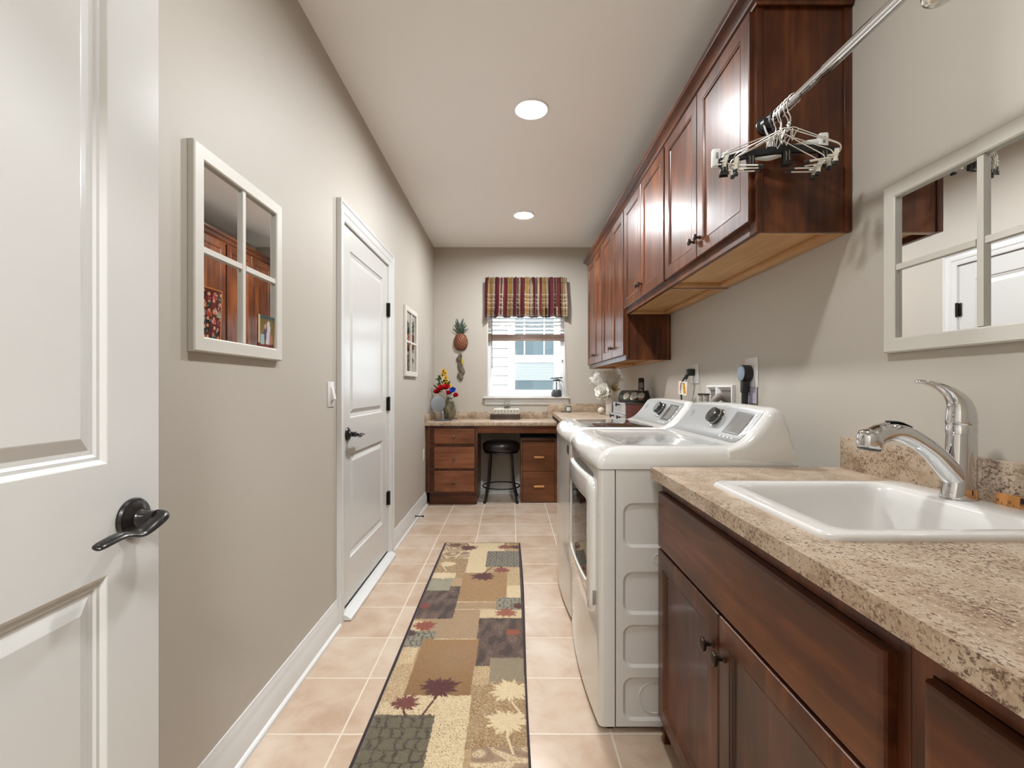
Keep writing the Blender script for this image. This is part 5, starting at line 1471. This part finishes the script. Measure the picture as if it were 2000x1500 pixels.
o_ = root('patterned_box', ((gx0 + gx1) / 2, 5.12, gz), 'white patterned tissue box lying on the dark tray', 'box')
box(pb, gx0, gx1, 5.07, 5.18, gz, gz + .058, .003); obj('carton', pb, mat('off_white_card', (.72, .70, .62), .6), o_)
bm = BM(); g = [[bm.verts.new((gx0 + .004 + (gx1 - gx0 - .008) * i_ / nu, 5.0695, gz + .004 + .050 * j / nv)) for i_ in range(nu + 1)] for j in range(nv + 1)]
for j in range(nv):
    for i_ in range(nu): face(bm, (g[j][i_], g[j][i_ + 1], g[j + 1][i_ + 1], g[j + 1][i_]))
fo = obj('printed_front', bm, vcol('printed_front', .6), o_, smooth=False)
lo = WL[fo.name]
def rosette(co):
    u, z = (co.x + lo.x - gx0) / (gx1 - gx0), (co.z + lo.z - gz) / .058
    k = (u * 8) % 1 - .5; zz = (z - .52) * 1.2
    r_ = math.hypot(k, zz)
    c = lin(222, 218, 204)
    if .18 < r_ < .30 or r_ < .09: c = lin(128, 120, 108)
    if z < .16 and h2(int(u * 60), 5) > .6: c = lin(110, 100, 92)
    return c
color_mesh(fo, rosette)
gj = root('clear_glass_jar', (-.048, 5.125, gz + .0585), 'clear squat glass jar on top of the patterned box', 'jar')
bm = BM(); lathe(bm, [(.0005, 0), (.028, 0), (.034, .008), (.038, .035), (.035, .062), (.028, .078), (.030, .084), (.027, .084), (.025, .078), (.032, .060), (.034, .035), (.030, .010), (.0005, .006)], (-.048, 5.125, gz + .0585), (0, 0, 1), 28)
obj('glass', bm, mat('jar_glass', (.96, .95, .90), .04, trans=.95), gj, angle=60)
bm = BM(); lathe(bm, [(.0005, .008), (.027, .010), (.029, .03), (.0005, .032)], (-.048, 5.125, gz + .0585), (0, 0, 1), 20); obj('filling', bm, mat('wax_beige', (.55, .47, .30), .6), gj)
bm = BM()
for s in (0, 1): tube(bm, [(-.135 + s * .035 + .022 * math.cos(R(k * 20)), 5.13 + .014 * math.sin(R(k * 20)), gz + .0625) for k in range(18)], .0035, 8, closed=True)
one('white_scissor_handles', bm, PLAST, 'white scissor handles lying on the patterned box', 'scissors')

# candle and small pot on the corner counter
kx, ky_ = .622, 5.10
cn = root('glass_candle', (kx, ky_, CZ), 'small grey candle in glass by window corner backsplash', 'candle')
bm = BM(); lathe(bm, [(.0005, 0), (.030, 0), (.033, .006), (.033, .07), (.031, .072), (.030, .070), (.0005, .058)], (kx, ky_, CZ + .0003), (0, 0, 1), 28); obj('tumbler', bm, mat('grey_green_glass', (.13, .16, .14), .1, coat=.5), cn)
bm = BM(); lathe(bm, [(.034, .018), (.0345, .020), (.0345, .055), (.034, .057)], (kx, ky_, CZ), (0, 0, 1), 28, False, False)
for f in [f for f in bm.faces if f.calc_center_median().y > ky_ - .012 or abs(f.calc_center_median().x - kx) > .022]: bm.faces.remove(f)
obj('paper_label', bm, mat('pale_label', (.55, .58, .52), .6), cn, 'pale paper label')
bm = BM(); box(bm, .545, .565, 5.10, 5.115, CZ + .0003, CZ + .010, .002); box(bm, .569, .585, 5.105, 5.118, CZ + .0003, CZ + .011, .002)
one('binder_clip', bm, BLACK, 'tiny black clip lying beside the glass candle', 'clip')
bm = BM(); ell(bm, (.915, 4.75, CZ + .0365), (.036, .036, .036), 24, 16); one('white_ball', bm, mat('cream_ceramic', (.74, .68, .58), .4), 'small cream ball behind the white vase', 'ball')

# white vase with white flowers
wx, wy = .955, 4.57
wv = root('white_vase', (wx, wy, CZ), 'slim white fluted vase with white flowers near window', 'vase')
bm = BM(); rings = []
for rr, zz in ((.026, 0), (.028, .004), (.028, .05), (.029, .12), (.032, .174), (.033, .178), (.029, .178), (.026, .15)):
    rings.append([(wx + (rr + .0014 * math.cos(k * math.pi)) * math.cos(R(k * 7.5)), wy + (rr + .0014 * math.cos(k * math.pi)) * math.sin(R(k * 7.5)), CZ + .0003 + zz) for k in range(48)])
loft(bm, rings, True, False); obj('body', bm, mat('white_ceramic', (.80, .79, .76), .3), wv)
WP = mat('white_petal', (.86, .85, .80), .7); CRM = mat('cream_petal', (.62, .57, .40), .7)
neck = Vector((wx, wy, CZ + .16))
flower('white_flower', (.900, 4.53, 1.150), .088, WP, 'full white artificial bloom left in the white vase', grp='flowers in the white vase', seed=3, up=(-.5, -.7, .3), layers=[(7, -20, 1.0), (7, 10, 1.0), (7, 35, .95), (6, 60, .8)])
flower('cream_lily', (.985, 4.53, 1.165), .074, CRM, 'cream artificial lily right in the white vase', grp='flowers in the white vase', seed=5, layers=[(6, 28, 1.0)], up=(.3, -.8, .5), wide=.45, centre=mat('lily_centre', (.30, .26, .06), .7))
pl_ = root('white_feather_plume', (wx, wy, 1.19), 'wispy white feather plume fanning out over the white vase', 'plume')
q = random.Random(8)
for k in range(9):
    a = R(-78 + 18 * k)
    tip = Vector((wx - .01 + .155 * math.sin(a) * (1.1 if k < 3 else .8), wy - .02 + q.uniform(-.03, .02), 1.19 + .05 + .13 * math.cos(a) * q.uniform(.7, 1)))
    pts = spline([neck, neck * .4 + tip * .6 + Vector((0, 0, .03)), tip], 12)
    bm = BM(); tube(bm, pts, [.0022] * len(pts), 5)
    for j in range(8, len(pts) - 1):
        for s in (-1, 1):
            for _ in range(3):
                d = Vector((q.uniform(-.6, .6) + s * .7 * math.cos(a), q.uniform(-.7, .7), s * -.5 * math.sin(a) + q.uniform(-.2, .7))).normalized()
                p = pts[j]; tube(bm, [p, p + d * .016 + Vector((0, 0, .004)), p + d * q.uniform(.028, .055)], [.0019, .0016, .0008], 3)
    obj('frond', bm, mat('feather_white', (.80, .79, .75), .9), pl_)

# drawer organizer, weather station, phone
ox, oy0, oy1, oz1 = .877, 3.60, 4.03, 1.071
og = root('desk_organizer', (1.0, 3.8, CZ), 'dark red desk organizer box with silver drawers, black knobs', 'organizer')
MRD = mat('maroon_lacquer', (.105, .028, .022), .3, coat=.3); SLV = mat('brushed_silver', (.52, .54, .56), .35, .5)
bm = BM(); box(bm, ox + .006, XR - .022, oy0, oy1, CZ + .0005, oz1, .002); obj('case', bm, MRD, og)
bm = BM(); box(bm, ox + .002, XR - .022, oy0 - .002, oy1 + .002, oz1 - .014, oz1 + .0005, .001); obj('rim', bm, mat('dark_rim', (.035, .025, .022), .4), og)
bm = BM(); slab(bm, oy0 + .004, oy1 - .004, CZ + .058, oz1 - .004, .006, [(oy0 + .004, oy1 - .004, CZ + .058, oz1 - .004, [(0, -.002), (.002, 0), (.012, 0), (.014, -.002)])], PR(ox)); d = obj('upper_drawer', bm, SLV, og, 'silver drawer front', angle=20)
knob_at(d, (ox, 3.80, 1.052), m=BLACK, s=1.1)
bm = BM(); slab(bm, oy0 + .006, oy1 - .004, CZ + .002, CZ + .055, .03, [(oy0 + .006, oy1 - .004, CZ + .002, CZ + .055, [(0, -.002), (.002, 0)])], PR(ox - .016)); d = obj('lower_drawer', bm, SLV, og, 'silver drawer pulled slightly out', angle=20)
for yy in (3.94, 3.70): knob_at(d, (ox - .016, yy, CZ + .036), m=BLACK, s=1.1)
ws = root('weather_station', (.962, 3.74, oz1 + .0008), 'black glass fronted weather station with three dials', 'weather station')
A, B_ = Vector((.886, 3.865, 0)), Vector((1.035, 3.625, 0))
ex = (B_ - A).normalized(); en = Vector((ex.y, -ex.x, 0)); en = en if en.y < 0 else -en; Lw = (B_ - A).length
W = lambda a, n, z: tuple(A + ex * a + en * n + Vector((0, 0, oz1 + .0008 + z)))
prof = [(0, .008), (.004, .020), (.000, .045), (-.012, .072), (-.030, .092), (-.042, .094), (-.072, .012), (-.072, .008)]
for a0, a1 in ((0, .007), (Lw - .007, Lw)):
    bm = BM(); loft(bm, [[W(a0, n, z) for n, z in prof], [W(a1, n, z) for n, z in prof]]); obj('end_panel', bm, BLACK, ws)
bm = BM()
for n, z, rr in ((-.036, .091, .005), (.0, .012, .006), (-.068, .012, .005)): tube(bm, [W(.004, n, z), W(Lw - .004, n, z)], rr, 8)
for a in (.02, Lw - .02):
    for n in (-.004, -.064): lathe(bm, [(.006, 0), (.006, .008)], W(a, n, 0), (0, 0, 1), 10)
loft(bm, [[W(.006, -.040, .090), W(.006, -.068, .014), W(.006, -.066, .014), W(.006, -.038, .090)], [W(Lw - .006, -.040, .090), W(Lw - .006, -.068, .014), W(Lw - .006, -.066, .014), W(Lw - .006, -.038, .090)]])
obj('frame', bm, BLACK, ws)
bm = BM(); loft(bm, [[W(a, n, z) for n, z in prof[1:5]] + [W(a, n - .002, z) for n, z in reversed(prof[1:5])] for a in (.0072, Lw - .0072)]); obj('curved_glass', bm, clear_glass('curved_glass', (.9, .9, .9), .10), ws)
DIAL = vcol('dial_face', .4)
fn_ = Vector((en.x * .92, en.y * .92, .38)).normalized()
for a, rr in ((.062, .029), (Lw / 2, .034), (Lw - .062, .029)):
    c = Vector(W(a, -.028, .050))
    bm = BM(); lathe(bm, [(rr, -.006), (rr + .002, 0), (rr, .003), (rr - .003, .002)], c, fn_, 32, True, False); dl = obj('dial', bm, mat('dial_ring', (.70, .62, .42), .3, .8), ws)
    bm = BM(); lathe(bm, [(.0005, .0012)] + [(rr * k / 10, .0012) for k in range(1, 11)], c, fn_, 48, False, False)
    fc_ = obj('face', bm, DIAL, dl, 'cream dial face'); off = c - WL[fc_.name]
    color_mesh(fc_, lambda co: (lin(96, 84, 74) if (.74 < (co - off).length / rr < .86 or .40 < (co - off).length / rr < .48) else lin(224, 208, 186)))
    bm = BM(); hx = ex * .8 + Vector((0, 0, .5)); tube(bm, [c + fn_ * .003 - hx * rr * .2, c + fn_ * .003 + hx * rr * .7], .0012, 6); lathe(bm, [(.004, .001), (.003, .004), (.0005, .0045)], c, fn_, 12); obj('hand', bm, BLACK, dl)
ph = root('cordless_phone', (1.075, 3.85, oz1 + .0008), 'black cordless phone upright behind the weather station', 'phone')
bm = BM(); box(bm, 1.040, 1.112, 3.815, 3.885, oz1 + .0008, oz1 + .035, .006); obj('cradle', bm, BLACK, ph)
up_ = Vector((.02, .10, 1)).normalized(); fn2 = Vector((-.35, -.93, .10)).normalized(); fn2 = (fn2 - up_ * fn2.dot(up_)).normalized(); sd2 = up_.cross(fn2)
PH = lambda u, v, d: tuple(Vector((1.072, 3.85, oz1 + .030)) + sd2 * u + up_ * v + fn2 * d)
bm = BM()
o = lambda k, d: [PH(a, b_, d) for a, b_ in rrect(-.024 + k, .024 - k, k, .170 - k, .012, 4)]
loft(bm, [o(.004, -.010), o(0, -.006), o(0, .006), o(.004, .010)]); obj('handset', bm, mat('phone_black', (.02, .02, .02), .3), ph)
bm = BM(); loft(bm, [[PH(a, b_, .0095) for a, b_ in rrect(-.016, .016, .085, .130, .003, 3)], [PH(a, b_, .0108) for a, b_ in rrect(-.016, .016, .085, .130, .003, 3)]]); obj('screen', bm, mat('phone_screen', (.16, .16, .15), .2), ph)
bm = BM()
loft(bm, [[PH(a, b_, .0095) for a, b_ in rrect(-.015, .008, .048, .072, .006, 3)], [PH(a, b_, .0112) for a, b_ in rrect(-.015, .008, .048, .072, .006, 3)]])
for k in range(3): loft(bm, [[PH(a, b_, .0095) for a, b_ in rrect(-.016 + k * .0115, -.007 + k * .0115, .026, .036, .003, 3)], [PH(a, b_, .0108) for a, b_ in rrect(-.016 + k * .0115, -.007 + k * .0115, .026, .036, .003, 3)]])
obj('buttons', bm, mat('phone_silver', (.55, .55, .54), .3, .3), ph)
